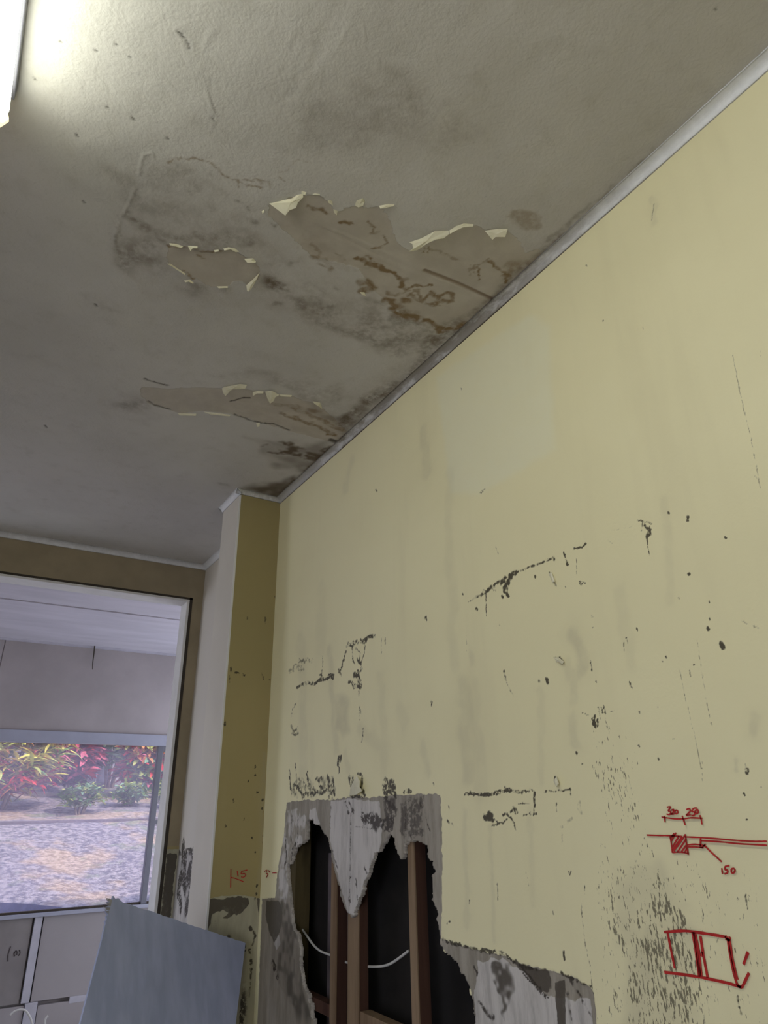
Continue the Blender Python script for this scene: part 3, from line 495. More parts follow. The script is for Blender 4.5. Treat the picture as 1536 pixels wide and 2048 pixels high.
["L","mold",0.9,0.0185,0.8,[[1.003,0.849],[1.041,0.806]]]],"hole":[[2.1712,1.4226],[2.1363,1.4158],[2.1187,1.4046],[2.0797,1.396],[2.0686,1.3895],[2.0362,1.3748],[2.0235,1.3707],[2.0148,1.358],[1.9982,1.3205],[1.9823,1.2881],[1.9568,1.2492],[1.9323,1.2116],[1.9089,1.1944],[1.8951,1.1767],[1.8816,1.175],[1.8596,1.1858],[1.8492,1.2074],[1.8379,1.2158],[1.8162,1.2476],[1.7904,1.2832],[1.7734,1.3031],[1.7521,1.3306],[1.7233,1.3393],[1.7026,1.3626],[1.6901,1.3818],[1.674,1.3915],[1.6549,1.3825],[1.644,1.3679],[1.6433,1.3496],[1.6265,1.3394],[1.6136,1.331],[1.6002,1.3511],[1.5905,1.3694],[1.5702,1.3735],[1.5421,1.3742],[1.5117,1.3687],[1.4988,1.3615],[1.4937,1.3412],[1.4726,1.3204],[1.4723,1.3088],[1.4837,1.3016],[1.482,1.282],[1.4806,1.2593],[1.4848,1.2461],[1.4675,1.2285],[1.4662,1.2067],[1.456,1.1831],[1.4545,1.165],[1.4411,1.1486],[1.4103,1.1381],[1.3968,1.1313],[1.3846,1.116],[1.3586,1.106],[1.3527,1.0877],[1.3472,1.0669],[1.3454,1.0367],[1.3435,1.0092],[1.3493,0.9591],[2.0684,0.7904],[2.1086,0.887],[2.1168,0.9351],[2.1492,0.9522],[2.172,0.9716],[2.1967,1.0072],[2.1944,1.0478],[2.2082,1.0788],[2.2506,1.1031],[2.2717,1.1394],[2.2884,1.1861],[2.3046,1.2252],[2.3164,1.2795],[2.3041,1.2824],[2.286,1.2879],[2.2757,1.3091],[2.2536,1.3354],[2.2303,1.3454],[2.195,1.3487],[2.1786,1.3627],[2.1809,1.3948]],"flakes":[[[0.3795,1.0655,2.716],[0.419,1.0617,2.697],[0.422,1.0465,2.701],[0.4326,1.0343,2.703],[0.4314,1.0234,2.707],[0.4371,1.006,2.711],[0.432,0.9999,2.716],[0.4244,1.0095,2.717],[0.4181,1.0261,2.717],[0.3965,1.0495,2.717]],[[0.4251,0.9939,2.717],[0.4378,0.9913,2.717],[0.438,0.9978,2.711],[0.4318,1.0036,2.713]],[[0.4459,0.9914,2.718],[0.4651,0.9809,2.717],[0.4674,0.9836,2.713],[0.4539,0.9908,2.713]],[[0.4821,0.9859,2.718],[0.4974,0.9834,2.717],[0.5048,0.9932,2.713],[0.4937,0.992,2.713]],[[0.5089,1.0012,2.718],[0.5224,1.0026,2.717],[0.5257,1.0127,2.713],[0.517,1.0098,2.713]],[[0.3737,1.0949,2.717],[0.3774,1.0873,2.717],[0.3785,1.0915,2.714],[0.3775,1.0987,2.714]],[[0.5498,0.971,2.718],[0.5465,0.9562,2.717],[0.5555,0.9433,2.717],[0.5639,0.9489,2.717],[0.5649,0.9568,2.713],[0.558,0.9672,2.713]],[[0.5988,0.9434,2.718],[0.6127,0.9276,2.717],[0.6268,0.9204,2.717],[0.6255,0.9244,2.714],[0.6127,0.9362,2.713],[0.6031,0.9446,2.713]],[[0.7178,0.9973,2.717],[0.7363,0.9719,2.717],[0.7518,0.9366,2.717],[0.7794,0.9172,2.717],[0.7834,0.9207,2.711],[0.7765,0.9355,2.706],[0.7622,0.944,2.704],[0.7498,0.9673,2.703],[0.7398,0.9949,2.701],[0.7226,1.0065,2.697],[0.7281,0.9947,2.701],[0.7226,0.9904,2.709]],[[0.781,0.9162,2.717],[0.7868,0.8977,2.717],[0.7978,0.8816,2.717],[0.8184,0.8719,2.717],[0.8194,0.8751,2.713],[0.8005,0.8857,2.711],[0.7897,0.9023,2.709],[0.7834,0.9185,2.709]],[[0.8537,0.8732,2.717],[0.8765,0.8533,2.717],[0.8983,0.8402,2.717],[0.8997,0.8483,2.71],[0.9017,0.8553,2.706],[0.8807,0.8668,2.705],[0.8787,0.8756,2.703],[0.8653,0.8735,2.709]],[[0.2178,1.3019,2.718],[0.2332,1.2928,2.717],[0.25,1.2929,2.717],[0.2466,1.2964,2.713],[0.2315,1.2994,2.713],[0.2204,1.3019,2.713]],[[0.2591,1.2862,2.718],[0.2799,1.2749,2.717],[0.2805,1.2784,2.714],[0.2703,1.2811,2.711],[0.268,1.2912,2.709],[0.2636,1.2892,2.714]],[[0.3354,1.2513,2.718],[0.3455,1.2386,2.717],[0.3607,1.2344,2.717],[0.373,1.2392,2.717],[0.3655,1.2409,2.713],[0.3498,1.2381,2.713],[0.3397,1.2503,2.713]],[[0.3921,1.2558,2.718],[0.4104,1.2418,2.717],[0.4217,1.2484,2.717],[0.4194,1.2471,2.711],[0.4017,1.2571,2.711]],[[0.2852,1.4088,2.718],[0.2966,1.3953,2.717],[0.3108,1.4025,2.717],[0.3077,1.4022,2.713],[0.2959,1.3989,2.713],[0.2899,1.4073,2.713]],[[0.3661,1.3846,2.718],[0.3903,1.3688,2.718],[0.3916,1.3714,2.714],[0.3718,1.3846,2.714]],[[0.4296,1.3348,2.713],[0.4364,1.3125,2.715],[0.4435,1.2804,2.717],[0.4437,1.2964,2.711],[0.4446,1.3208,2.709],[0.4437,1.3328,2.707],[0.4408,1.3446,2.705],[0.4371,1.3472,2.707]],[[0.2313,1.3726,2.718],[0.2379,1.3662,2.717],[0.2815,1.3807,2.717],[0.2813,1.3826,2.713],[0.2432,1.3692,2.713]],[[0.3182,1.2671,2.718],[0.3277,1.2584,2.717],[0.329,1.2615,2.714],[0.3211,1.2687,2.714]],[[0.5364,1.8275,2.718],[0.5405,1.8148,2.718],[0.5569,1.7957,2.717],[0.5783,1.773,2.717],[0.5989,1.7659,2.717],[0.5987,1.7815,2.711],[0.5736,1.786,2.711],[0.5603,1.8124,2.709],[0.5489,1.8178,2.709],[0.5556,1.8446,2.704],[0.545,1.8383,2.709]],[[0.6312,1.7964,2.718],[0.6424,1.7815,2.717],[0.6599,1.7738,2.717],[0.6611,1.7794,2.713],[0.64,1.7919,2.713],[0.6367,1.809,2.711]],[[0.6648,1.7726,2.718],[0.6803,1.7566,2.717],[0.7126,1.7666,2.717],[0.7021,1.7741,2.71],[0.704,1.794,2.705],[0.6983,1.8102,2.703],[0.6804,1.7918,2.709]],[[0.7122,1.7659,2.718],[0.7496,1.7466,2.718],[0.7499,1.7546,2.715],[0.7203,1.768,2.715]],[[0.8252,1.7456,2.718],[0.8523,1.7407,2.718],[0.8733,1.7671,2.716],[0.857,1.757,2.713],[0.8345,1.7492,2.713]],[[0.4551,2.0494,2.718],[0.5115,2.0207,2.718],[0.5125,2.0293,2.715],[0.4639,2.0548,2.715]],[[0.5309,1.9948,2.718],[0.5711,1.9799,2.718],[0.6163,1.968,2.718],[0.615,1.9735,2.715],[0.5556,1.9952,2.715]],[[0.7149,1.9748,2.718],[0.7242,1.9648,2.718],[0.7305,1.9794,2.713],[0.7253,1.9887,2.713]],[[0.7,1.2087,2.718],[0.712,1.2032,2.718],[0.7207,1.2098,2.715],[0.711,1.2121,2.715]]],"wflakes":[[[1.05,1.8771,1.4857],[1.047,1.8672,1.5056],[1.045,1.845,1.524],[1.047,1.8281,1.5383],[1.043,1.8047,1.5225],[1.039,1.7997,1.5077],[1.041,1.788,1.4961],[1.045,1.8265,1.4876]],[[1.05,1.0409,1.4936],[1.048,1.0303,1.5015],[1.043,1.0214,1.4888],[1.043,1.0284,1.4829]],[[1.052,1.002,1.7323],[1.05,0.9882,1.7317],[1.047,0.9717,1.7191],[1.047,0.9763,1.7156],[1.05,0.9954,1.7244]],[[1.052,0.9875,1.9143],[1.05,0.9778,1.9149],[1.048,0.9699,1.891],[1.049,0.9771,1.8909]]],"mark_dim":[[[0.8027,1.4287],[0.7819,1.4263],[0.7612,1.426],[0.7451,1.4275],[0.7266,1.4268]],[[0.7968,1.4305],[0.7973,1.4207]],[[0.7624,1.4305],[0.7611,1.4242],[0.7599,1.4166]],[[0.7299,1.4314],[0.7287,1.4243],[0.7294,1.4176]],[[0.7887,1.4436],[0.7814,1.4441],[0.7875,1.438],[0.783,1.437],[0.7857,1.4324],[0.7917,1.433]],[[0.7809,1.4389],[0.7761,1.4397],[0.7795,1.4348],[0.7832,1.4329],[0.7768,1.4333]],[[0.7732,1.4388],[0.7698,1.4384],[0.7702,1.4347],[0.7744,1.4336],[0.7748,1.437],[0.7725,1.4388]],[[0.7524,1.4396],[0.7465,1.4408],[0.7463,1.4368],[0.7543,1.4314],[0.7466,1.4323]],[[0.7392,1.4413],[0.7429,1.4368],[0.7383,1.4359],[0.7402,1.4314],[0.7451,1.431]],[[0.7386,1.4413],[0.7333,1.4421]],[[0.7359,1.4386],[0.7319,1.4394],[0.7317,1.4358],[0.7353,1.4335],[0.7369,1.4359],[0.7354,1.4386]],[[0.8387,1.4006],[0.8162,1.4003],[0.7923,1.4006],[0.7694,1.3998]],[[0.7638,1.3994],[0.7215,1.3985],[0.6809,1.3966],[0.6501,1.3956],[0.6283,1.3963]],[[0.7353,1.3944],[0.7019,1.3936],[0.6722,1.3919],[0.6296,1.391]],[[0.7924,1.4002],[0.7924,1.3876],[0.7933,1.375]],[[0.7932,1.3757],[0.7769,1.3767],[0.7627,1.3753]],[[0.7629,1.4035],[0.7637,1.3902],[0.7642,1.3735]],[[0.7797,1.405],[0.7912,1.393]],[[0.7749,1.4006],[0.7913,1.384]],[[0.7646,1.4008],[0.7904,1.3778]],[[0.7636,1.3955],[0.7838,1.3762]],[[0.7643,1.3875],[0.7756,1.3774]],[[0.7834,1.404],[0.792,1.3966]],[[0.7642,1.3831],[0.7703,1.3759]],[[0.7701,1.3989],[0.791,1.3804]],[[0.7362,1.3979],[0.7399,1.3839]],[[0.7621,1.3876],[0.7474,1.3889],[0.7326,1.3876]],[[0.7616,1.3849],[0.7461,1.3851],[0.7344,1.3844]],[[0.7377,1.384],[0.7296,1.3894]],[[0.7324,1.3884],[0.722,1.3785],[0.7075,1.3662]],[[0.7094,1.3573],[0.7101,1.3495]],[[0.7031,1.3598],[0.7047,1.3557],[0.7005,1.355],[0.7021,1.351],[0.7068,1.3497]],[[0.7031,1.3598],[0.6959,1.3615]],[[0.6934,1.357],[0.6895,1.3579],[0.6882,1.3552],[0.6916,1.3517],[0.6946,1.3524],[0.694,1.3565]]],"mark_box":[[[0.8348,1.259],[0.7956,1.2651],[0.7613,1.2658],[0.7249,1.2653]],[[0.7256,1.2668],[0.7216,1.2614],[0.7179,1.2662]],[[0.7265,1.2628],[0.7213,1.2627]],[[0.8465,1.2027],[0.8093,1.2051],[0.7712,1.2063],[0.7355,1.2059],[0.7151,1.204]],[[0.8283,1.2589],[0.8272,1.2382],[0.8256,1.2107]],[[0.7815,1.2651],[0.7818,1.2409],[0.7835,1.2067]],[[0.7773,1.2648],[0.7764,1.2416],[0.7792,1.2074]],[[0.7793,1.2654],[0.7796,1.2412],[0.7811,1.2079]],[[0.7685,1.2618],[0.7693,1.2362],[0.7689,1.2075]],[[0.7225,1.2633],[0.7235,1.2394],[0.7222,1.2095],[0.7161,1.2039]],[[0.7199,1.2636],[0.7212,1.2366],[0.7195,1.2129]],[[0.6939,1.2502],[0.7049,1.2337]],[[0.6989,1.2242],[0.7099,1.21],[0.7151,1.204]],[[0.7703,1.2408],[0.7729,1.2341]]],"mark_box2":[],"mark_nib":[[[0.9386,1.2642],[0.9422,1.2075]],[[0.9407,1.2386],[0.9644,1.2314],[0.9884,1.2221]],[[0.9624,1.257],[0.967,1.2398]],[[0.979,1.2549],[0.9777,1.2471],[0.9899,1.2472],[0.995,1.2414],[0.9874,1.2363],[0.9784,1.2376]],[[0.979,1.2549],[1.0,1.2578]]],"mark_corner":[[[2.4971,1.2519],[2.475,1.2571],[2.4793,1.247],[2.4622,1.246],[2.4775,1.2341]],[[2.4638,1.2577],[2.4463,1.2528]],[[2.4241,1.2521],[2.3896,1.2541]]],"cable":[[1.099,2.282,1.0999],[1.099,2.2405,1.0832],[1.099,2.1895,1.0643],[1.099,2.1411,1.0551],[1.099,2.0898,1.054],[1.099,2.0405,1.0522],[1.099,1.9977,1.0497],[1.099,1.9385,1.0507],[1.099,1.8778,1.0551],[1.099,1.8038,1.0652],[1.099,1.7489,1.0787],[1.099,1.6958,1.1015],[1.099,1.6588,1.1199]],"nog":[[1.072,2.1981,0.9632],[1.072,2.0253,0.9644],[1.072,1.8864,0.9842],[1.072,1.6188,0.9969]],"tarp":[[0.5535,6.0,0.881],[0.6493,6.0,0.8708],[0.7972,6.0,0.8504],[0.9774,6.0,0.8211],[0.9534,6.0,0.8041],[0.7559,6.0,0.8104],[0.5659,6.0,0.8165]],"hook":[[0.5504,5.95,0.9098],[0.5679,5.95,0.8994],[0.5651,5.95,0.8815]],"farcable":[[0.6913,5.6,0.2998],[0.7162,5.6,0.3172],[0.7496,5.6,0.3205],[0.7803,5.6,0.3085],[0.8096,5.6,0.2732],[0.8271,5.6,0.2396],[0.8396,5.6,0.2016]],"farcable2":[[0.9153,5.6,0.2665],[0.9036,5.6,0.2497],[0.9061,5.6,0.218],[0.919,5.6,0.1771]]}''')
CEIL = 2.72; WX = 1.054

# ---------------- helpers ----------------
def link(o, parent=None, label=None, cat=None, group=None, kind=None):
    C.objects.link(o)
    if parent: o.parent = parent
    if label: o['label'] = label
    if cat: o['category'] = cat
    if group: o['group'] = group
    if kind: o['kind'] = kind
    return o
def empty(name, loc=(0, 0, 0), **k):
    o = bpy.data.objects.new(name, None); o.location = loc; o.empty_display_size = 0.1
    return link(o, **k)
def mesh_obj(name, verts, faces, mat, parent=None, smooth=False, **k):
    me = bpy.data.meshes.new(name); me.from_pydata([tuple(v) for v in verts], [], faces); me.update()
    bm = bmesh.new(); bm.from_mesh(me); bmesh.ops.recalc_face_normals(bm, faces=bm.faces); bm.to_mesh(me); bm.free()
    if smooth: me.polygons.foreach_set('use_smooth', [True] * len(me.polygons))
    me.materials.append(mat)
    return link(bpy.data.objects.new(name, me), parent=parent, **k)
def box_vf(a, b):
    x0, y0, z0 = a; x1, y1, z1 = b
    v = [(x0,y0,z0),(x1,y0,z0),(x1,y1,z0),(x0,y1,z0),(x0,y0,z1),(x1,y0,z1),(x1,y1,z1),(x0,y1,z1)]
    return v, [(0,3,2,1),(4,5,6,7),(0,1,5,4),(1,2,6,5),(2,3,7,6),(3,0,4,7)]
def box(name, a, b, mat, parent=None, bevel=0.0, **k):
    v, f = box_vf(a, b)
    o = mesh_obj(name, v, f, mat, parent, **k)
    if bevel:
        bm = bmesh.new(); bm.from_mesh(o.data)
        bmesh.ops.bevel(bm, geom=bm.edges[:] , offset=bevel, segments=2, affect='EDGES', profile=0.6)
        bm.to_mesh(o.data); bm.free()
    return o
def boxes(name, lst, mat, parent=None, **k):
    V = []; F = []
    for a, b in lst:
        v, f = box_vf(a, b); n = len(V); V += v; F += [tuple(i + n for i in q) for q in f]
    return mesh_obj(name, V, F, mat, parent, **k)
def tube(name, pts, r, mat, parent=None, sides=8, sub=6, taper=None, **k):
    P = [Vector(p) for p in pts]
    Q = []
    for i in range(len(P) - 1):
        p0 = P[max(i-1, 0)]; p1 = P[i]; p2 = P[i+1]; p3 = P[min(i+2, len(P)-1)]
        for s in range(sub):
            t = s / sub
            Q.append(0.5 * ((2*p1) + (p2-p0)*t + (2*p0-5*p1+4*p2-p3)*t*t + (-p0+3*p1-3*p2+p3)*t**3))
    Q.append(P[-1]); V = []; F = []
    for i, q in enumerate(Q):
        t = (Q[min(i+1, len(Q)-1)] - Q[max(i-1, 0)]).normalized()
        u = t.orthogonal() if i == 0 else (u - t * u.dot(t))
        u.normalize(); w = t.cross(u); rr = r if not taper else r * (1 + (taper - 1) * i / (len(Q) - 1))
        for j in range(sides):
            a = 2 * math.pi * j / sides; V.append(q + (u * math.cos(a) + w * math.sin(a)) * rr)
    for i in range(len(Q) - 1):
        for j in range(sides):
            F.append((i*sides+j, i*sides+(j+1) % sides, (i+1)*sides+(j+1) % sides, (i+1)*sides+j))
    F.append(tuple(range(sides))[::-1]); F.append(tuple((len(Q)-1)*sides+j for j in range(sides)))
    return mesh_obj(name, V, F, mat, parent, smooth=True, **k)

class NT:
    def __init__(s, name, rough=0.8, spec=0.3):
        s.m = bpy.data.materials.new(name); s.m.use_nodes = True; s.t = s.m.node_tree; s.n = s.t.nodes
        s.b = s.n['Principled BSDF']; s.b.inputs['Roughness'].default_value = rough
        s.b.inputs['Specular IOR Level'].default_value = spec
        s.co = s.n.new('ShaderNodeTexCoord').outputs['Object']
    def set(s, a, v):
        if hasattr(v, 'links') or isinstance(v, bpy.types.NodeSocket): s.t.links.new(v, a)
        else: a.default_value = v
    def map(s, scale=(1, 1, 1), rot=(0, 0, 0), loc=(0, 0, 0)):
        m = s.n.new('ShaderNodeMapping'); m.inputs['Scale'].default_value = scale; m.inputs['Rotation'].default_value = rot
        m.inputs['Location'].default_value = loc; s.t.links.new(s.co, m.inputs['Vector']); return m.outputs[0]
    def noise(s, scale, detail=4, vec=None, rough=0.55, dist=0.0):
        m = s.n.new('ShaderNodeTexNoise'); m.inputs['Scale'].default_value = scale; m.inputs['Detail'].default_value = detail
        m.inputs['Roughness'].default_value = rough; m.inputs['Distortion'].default_value = dist
        s.t.links.new(vec or s.co, m.inputs['Vector']); return m.outputs['Fac']
    def math(s, op, a, b=0.0, clamp=False):
        m = s.n.new('ShaderNodeMath'); m.operation = op; m.use_clamp = clamp; s.set(m.inputs[0], a); s.set(m.inputs[1], b); return m.outputs[0]
    def step(s, v, lo, hi, a=0.0, b=1.0):
        m = s.n.new('ShaderNodeMapRange'); m.interpolation_type = 'SMOOTHSTEP'
        s.set(m.inputs[0], v); s.set(m.inputs[1], lo); s.set(m.inputs[2], hi); s.set(m.inputs[3], a); s.set(m.inputs[4], b); return m.outputs[0]
    def mix(s, f, a, b, mode='MIX'):
        m = s.n.new('ShaderNodeMix'); m.data_type = 'RGBA'; m.blend_type = mode
        s.set(m.inputs[0], f); s.set(m.inputs[6], a if not isinstance(a, tuple) else (*a, 1)); s.set(m.inputs[7], b if not isinstance(b, tuple) else (*b, 1))
        return m.outputs[2]
    def attr(s, name):
        m = s.n.new('ShaderNodeAttribute'); m.attribute_name = name; return m.outputs['Fac']
    def col(s, c): s.set(s.b.inputs['Base Color'], c if not isinstance(c, tuple) else (*c, 1)); return s
    def bump(s, h, strength=0.3, dist=0.002):
        m = s.n.new('ShaderNodeBump'); m.inputs['Strength'].default_value = strength; m.inputs['Distance'].default_value = dist
        s.t.links.new(h, m.inputs['Height']); s.t.links.new(m.outputs[0], s.b.inputs['Normal']); return s
def plain(name, c, rough=0.8, var=0.12, scale=9.0, spec=0.3, bump=0.0, stretch=(1, 1, 1)):
    t = NT(name, rough, spec); f = t.noise(scale, 5, t.map(stretch))
    t.col(t.mix(t.step(f, 0.3, 0.7), tuple(x * (1 - var) for x in c), tuple(min(1, x * (1 + var)) for x in c)))
    if bump: t.bump(t.noise(scale * 8, 4, t.map(stretch)), bump)
    return t.m

# ---------------- procedural stain fields painted on dense meshes ----------------
def vnoise(u, v, scale, seed=0):
    rng = np.random.RandomState(seed); T = rng.rand(256, 256)
    x = u * scale; y = v * scale; xi = np.floor(x).astype(int); yi = np.floor(y).astype(int)
    fx = x - xi; fy = y - yi; fx = fx*fx*(3-2*fx); fy = fy*fy*(3-2*fy)
    a = T[xi & 255, yi & 255]; b = T[(xi+1) & 255, yi & 255]; c = T[xi & 255, (yi+1) & 255]; d = T[(xi+1) & 255, (yi+1) & 255]
    return (a*(1-fx)+b*fx)*(1-fy) + (c*(1-fx)+d*fx)*fy
def sstep(a, b, x):
    t = np.clip((x - a) / (b - a), 0, 1); return t*t*(3-2*t)
def segdist(u, v, P, closed=False):
    d = np.full(u.shape, 1e9); n = len(P)
    for i in range(n if closed else n - 1):
        ax, ay = P[i]; bx, by = P[(i+1) % n]; ex, ey = bx-ax, by-ay; L = ex*ex + ey*ey + 1e-12
        t = np.clip(((u-ax)*ex + (v-ay)*ey) / L, 0, 1); d = np.minimum(d, (u-ax-t*ex)**2 + (v-ay-t*ey)**2)
    return np.sqrt(d)
def inside(u, v, P):
    r = np.zeros(u.shape, bool); n = len(P)
    for i in range(n):
        ax, ay = P[i]; bx, by = P[(i+1) % n]
        if ay == by: continue
        r ^= ((ay > v) != (by > v)) & (u < (bx-ax) * (v-ay) / (by-ay) + ax)
    return r
def paint(u, v, items):
    ch = {}
    for k, (typ, name, val, w, rough, P) in enumerate(items):
        if name == 'mold': w *= .8
        if name not in ch: ch[name] = np.zeros(u.shape)
        pa = np.array(P); m = w * 3.5 + 0.004
        sel = np.nonzero((u > pa[:,0].min()-m) & (u < pa[:,0].max()+m) & (v > pa[:,1].min()-m) & (v < pa[:,1].max()+m))[0]
        if not len(sel): continue
        a = u[sel]; b = v[sel]; sc = 0.9 / max(w, 0.0015)
        wa = a + (vnoise(a, b, sc*.45, k)-.5)*w*2.6*rough + (vnoise(a, b, sc*1.1, k+77)-.5)*w*1.1*rough
        wb = b + (vnoise(a, b, sc*.45, k+31)-.5)*w*2.6*rough + (vnoise(a, b, sc*1.1, k+55)-.5)*w*1.1*rough
        if typ == 'L':
            d = segdist(wa, wb, P); brk = vnoise(a, b, sc*.8, k+9)
            if name in ('rust', 'grey', 'dirt', 'brown'):
                r = val * ((1 - sstep(.3*w, 1.3*w, d))*.7 + .3*(1 - sstep(0, 3.2*w, d))) * (1 - rough*.6*sstep(.45, .85, brk))
            else: r = val * (1 - sstep(.45*w, 1.45*w, d)) * (1 - rough*.95*sstep(.42, .8, brk))
        else:
            d = segdist(wa, wb, P, True); d = np.where(inside(wa, wb, P), d, -d)
            brk = .6*vnoise(a, b, .35/w, k+9) + .4*vnoise(a, b, 1.0/w, k+19)
            soft = w > 0.009
            r = val * sstep(-w, w, d) * ((1 - rough*.75*sstep(.35, .75, brk)) if soft else 1)
        ch[name][sel] = np.maximum(ch[name][sel], r)
    return ch
def axis(*segs):
    out = [segs[0][0]]
    for a, b, st in segs:
        n = max(1, int(round((b-a)/st))); out += list(a + (b-a)*np.arange(1, n+1)/n)
    return np.array(out)
def field_mesh(name, U, V, to3d, items, mats, channels, kill=None, rim=None, disp=None, flip=False, **k):
    uu, vv = np.meshgrid(U, V, indexing='ij'); u = uu.ravel(); v = vv.ravel()
    ch = paint(u, v, items)
    h = disp(u, v, ch) if disp else np.zeros(u.shape)
    P = to3d(u, v, h); nu, nv = len(U), len(V)
    i, j = np.meshgrid(np.arange(nu-1), np.arange(nv-1), indexing='ij'); i = i.ravel(); j = j.ravel()
    q = np.stack([i*nv+j, (i+1)*nv+j, (i+1)*nv+j+1, i*nv+j+1], 1)
    mi = np.zeros(len(q), int)
    if kill is not None:
        cu = u[q].mean(1); cv = v[q].mean(1); q = q[~kill(cu, cv)]
        e = np.concatenate([q[:, [0,1]], q[:, [1,2]], q[:, [2,3]], q[:, [3,0]]])
        key = np.sort(e, 1); kk = key[:,0].astype(np.int64)*len(u) + key[:,1]
        uq, idx, cnt = np.unique(kk, return_index=True, return_counts=True); be = e[idx[cnt == 1]]
        mid_u = u[be].mean(1); mid_v = v[be].mean(1)
        keep = (np.abs(mid_u-U[0])>1e-6)&(np.abs(mid_u-U[-1])>1e-6)&(np.abs(mid_v-V[0])>1e-6)&(np.abs(mid_v-V[-1])>1e-6); be = be[keep]
        un, inv = np.unique(be, return_inverse=True); inv = inv.reshape(be.shape)
        newp = P[un].copy(); newp += np.array(rim); base = len(P); P = np.concatenate([P, newp])
        rq = np.stack([be[:,1], be[:,0], base+inv[:,0], base+inv[:,1]], 1)
        mi = np.concatenate([np.zeros(len(q), int), np.ones(len(rq), int)]); q = np.concatenate([q, rq])
        ch = {n: np.concatenate([c, c[un]*0]) for n, c in ch.items()}
    if flip: q = q[:, ::-1]
    me = bpy.data.meshes.new(name); me.vertices.add(len(P)); me.vertices.foreach_set('co', P.astype(np.float32).ravel())
    me.loops.add(q.size); me.loops.foreach_set('vertex_index', q.ravel().astype(np.int32))
    me.polygons.add(len(q)); me.polygons.foreach_set('loop_start', np.arange(0, q.size, 4, dtype=np.int32))
    me.polygons.foreach_set('material_index', mi.astype(np.int32) if len(mi) == len(q) else np.zeros(len(q), np.int32))
    me.update(calc_edges=True)
    for c in channels:
        a = me.attributes.new(c, 'FLOAT', 'POINT'); a.data.foreach_set('value', ch.get(c, np.zeros(len(P))).astype(np.float32))
    for m in mats: me.materials.append(m)
    me.polygons.foreach_set('use_smooth', np.ones(len(q), bool))
    return link(bpy.data.objects.new(name, me), kind='structure', **k)

# ---------------- materials ----------------
def ceiling_mat():
    t = NT('ceiling_paint', 0.62, 0.35)
    n1 = t.noise(1.7, 5); n2 = t.noise(14, 6, rough=.65); n3 = t.noise(70, 5)
    c = t.mix(t.step(n1, .3, .7), (.52, .505, .475), (.61, .595, .565))
    c = t.mix(t.math('MULTIPLY', t.step(n2, .5, .75), .25), c, (.36, .34, .29))
    bare = t.attr('bare')
    bc = t.mix(t.step(n2, .35, .7), (.45, .405, .34), (.55, .505, .43))
    c = t.mix(t.step(bare, .4, .6, 0, .8), c, bc)
    d = t.math('MULTIPLY', t.attr('dirt'), t.step(t.math('ADD', t.math('MULTIPLY', n2, .6), t.math('MULTIPLY', n3, .4)), .32, .62))
    c = t.mix(t.math('MULTIPLY', d, .95, True), c, (.135, .10, .062))
    br = t.math('MULTIPLY', t.attr('brown'), t.step(n2, .15, .5, .7, 1.1))
    c = t.mix(t.math('MULTIPLY', br, .85, True), c, (.085, .052, .025))
    r = t.math('MULTIPLY', t.attr('rust'), t.step(n3, .3, .62, .72, 1.05))
    c = t.mix(t.math('MULTIPLY', t.step(r, .05, .95), .9, True), c, (.20, .125, .045))
    c = t.mix(t.math('MULTIPLY', t.attr('groove'), .85, True), c, (.26, .19, .13))
    c = t.mix(t.math('MULTIPLY', t.attr('crack'), .85, True), c, (.05, .04, .03))
    t.col(c)
    stip = t.math('ADD', t.math('MULTIPLY', t.noise(150, 3), .6), t.math('MULTIPLY', t.noise(28, 4, dist=.6), 1.3))
    stip = t.math('MULTIPLY', stip, t.step(bare, .4, .6, 1, .35))
    t.bump(stip, .55, .0022)
    return t.m
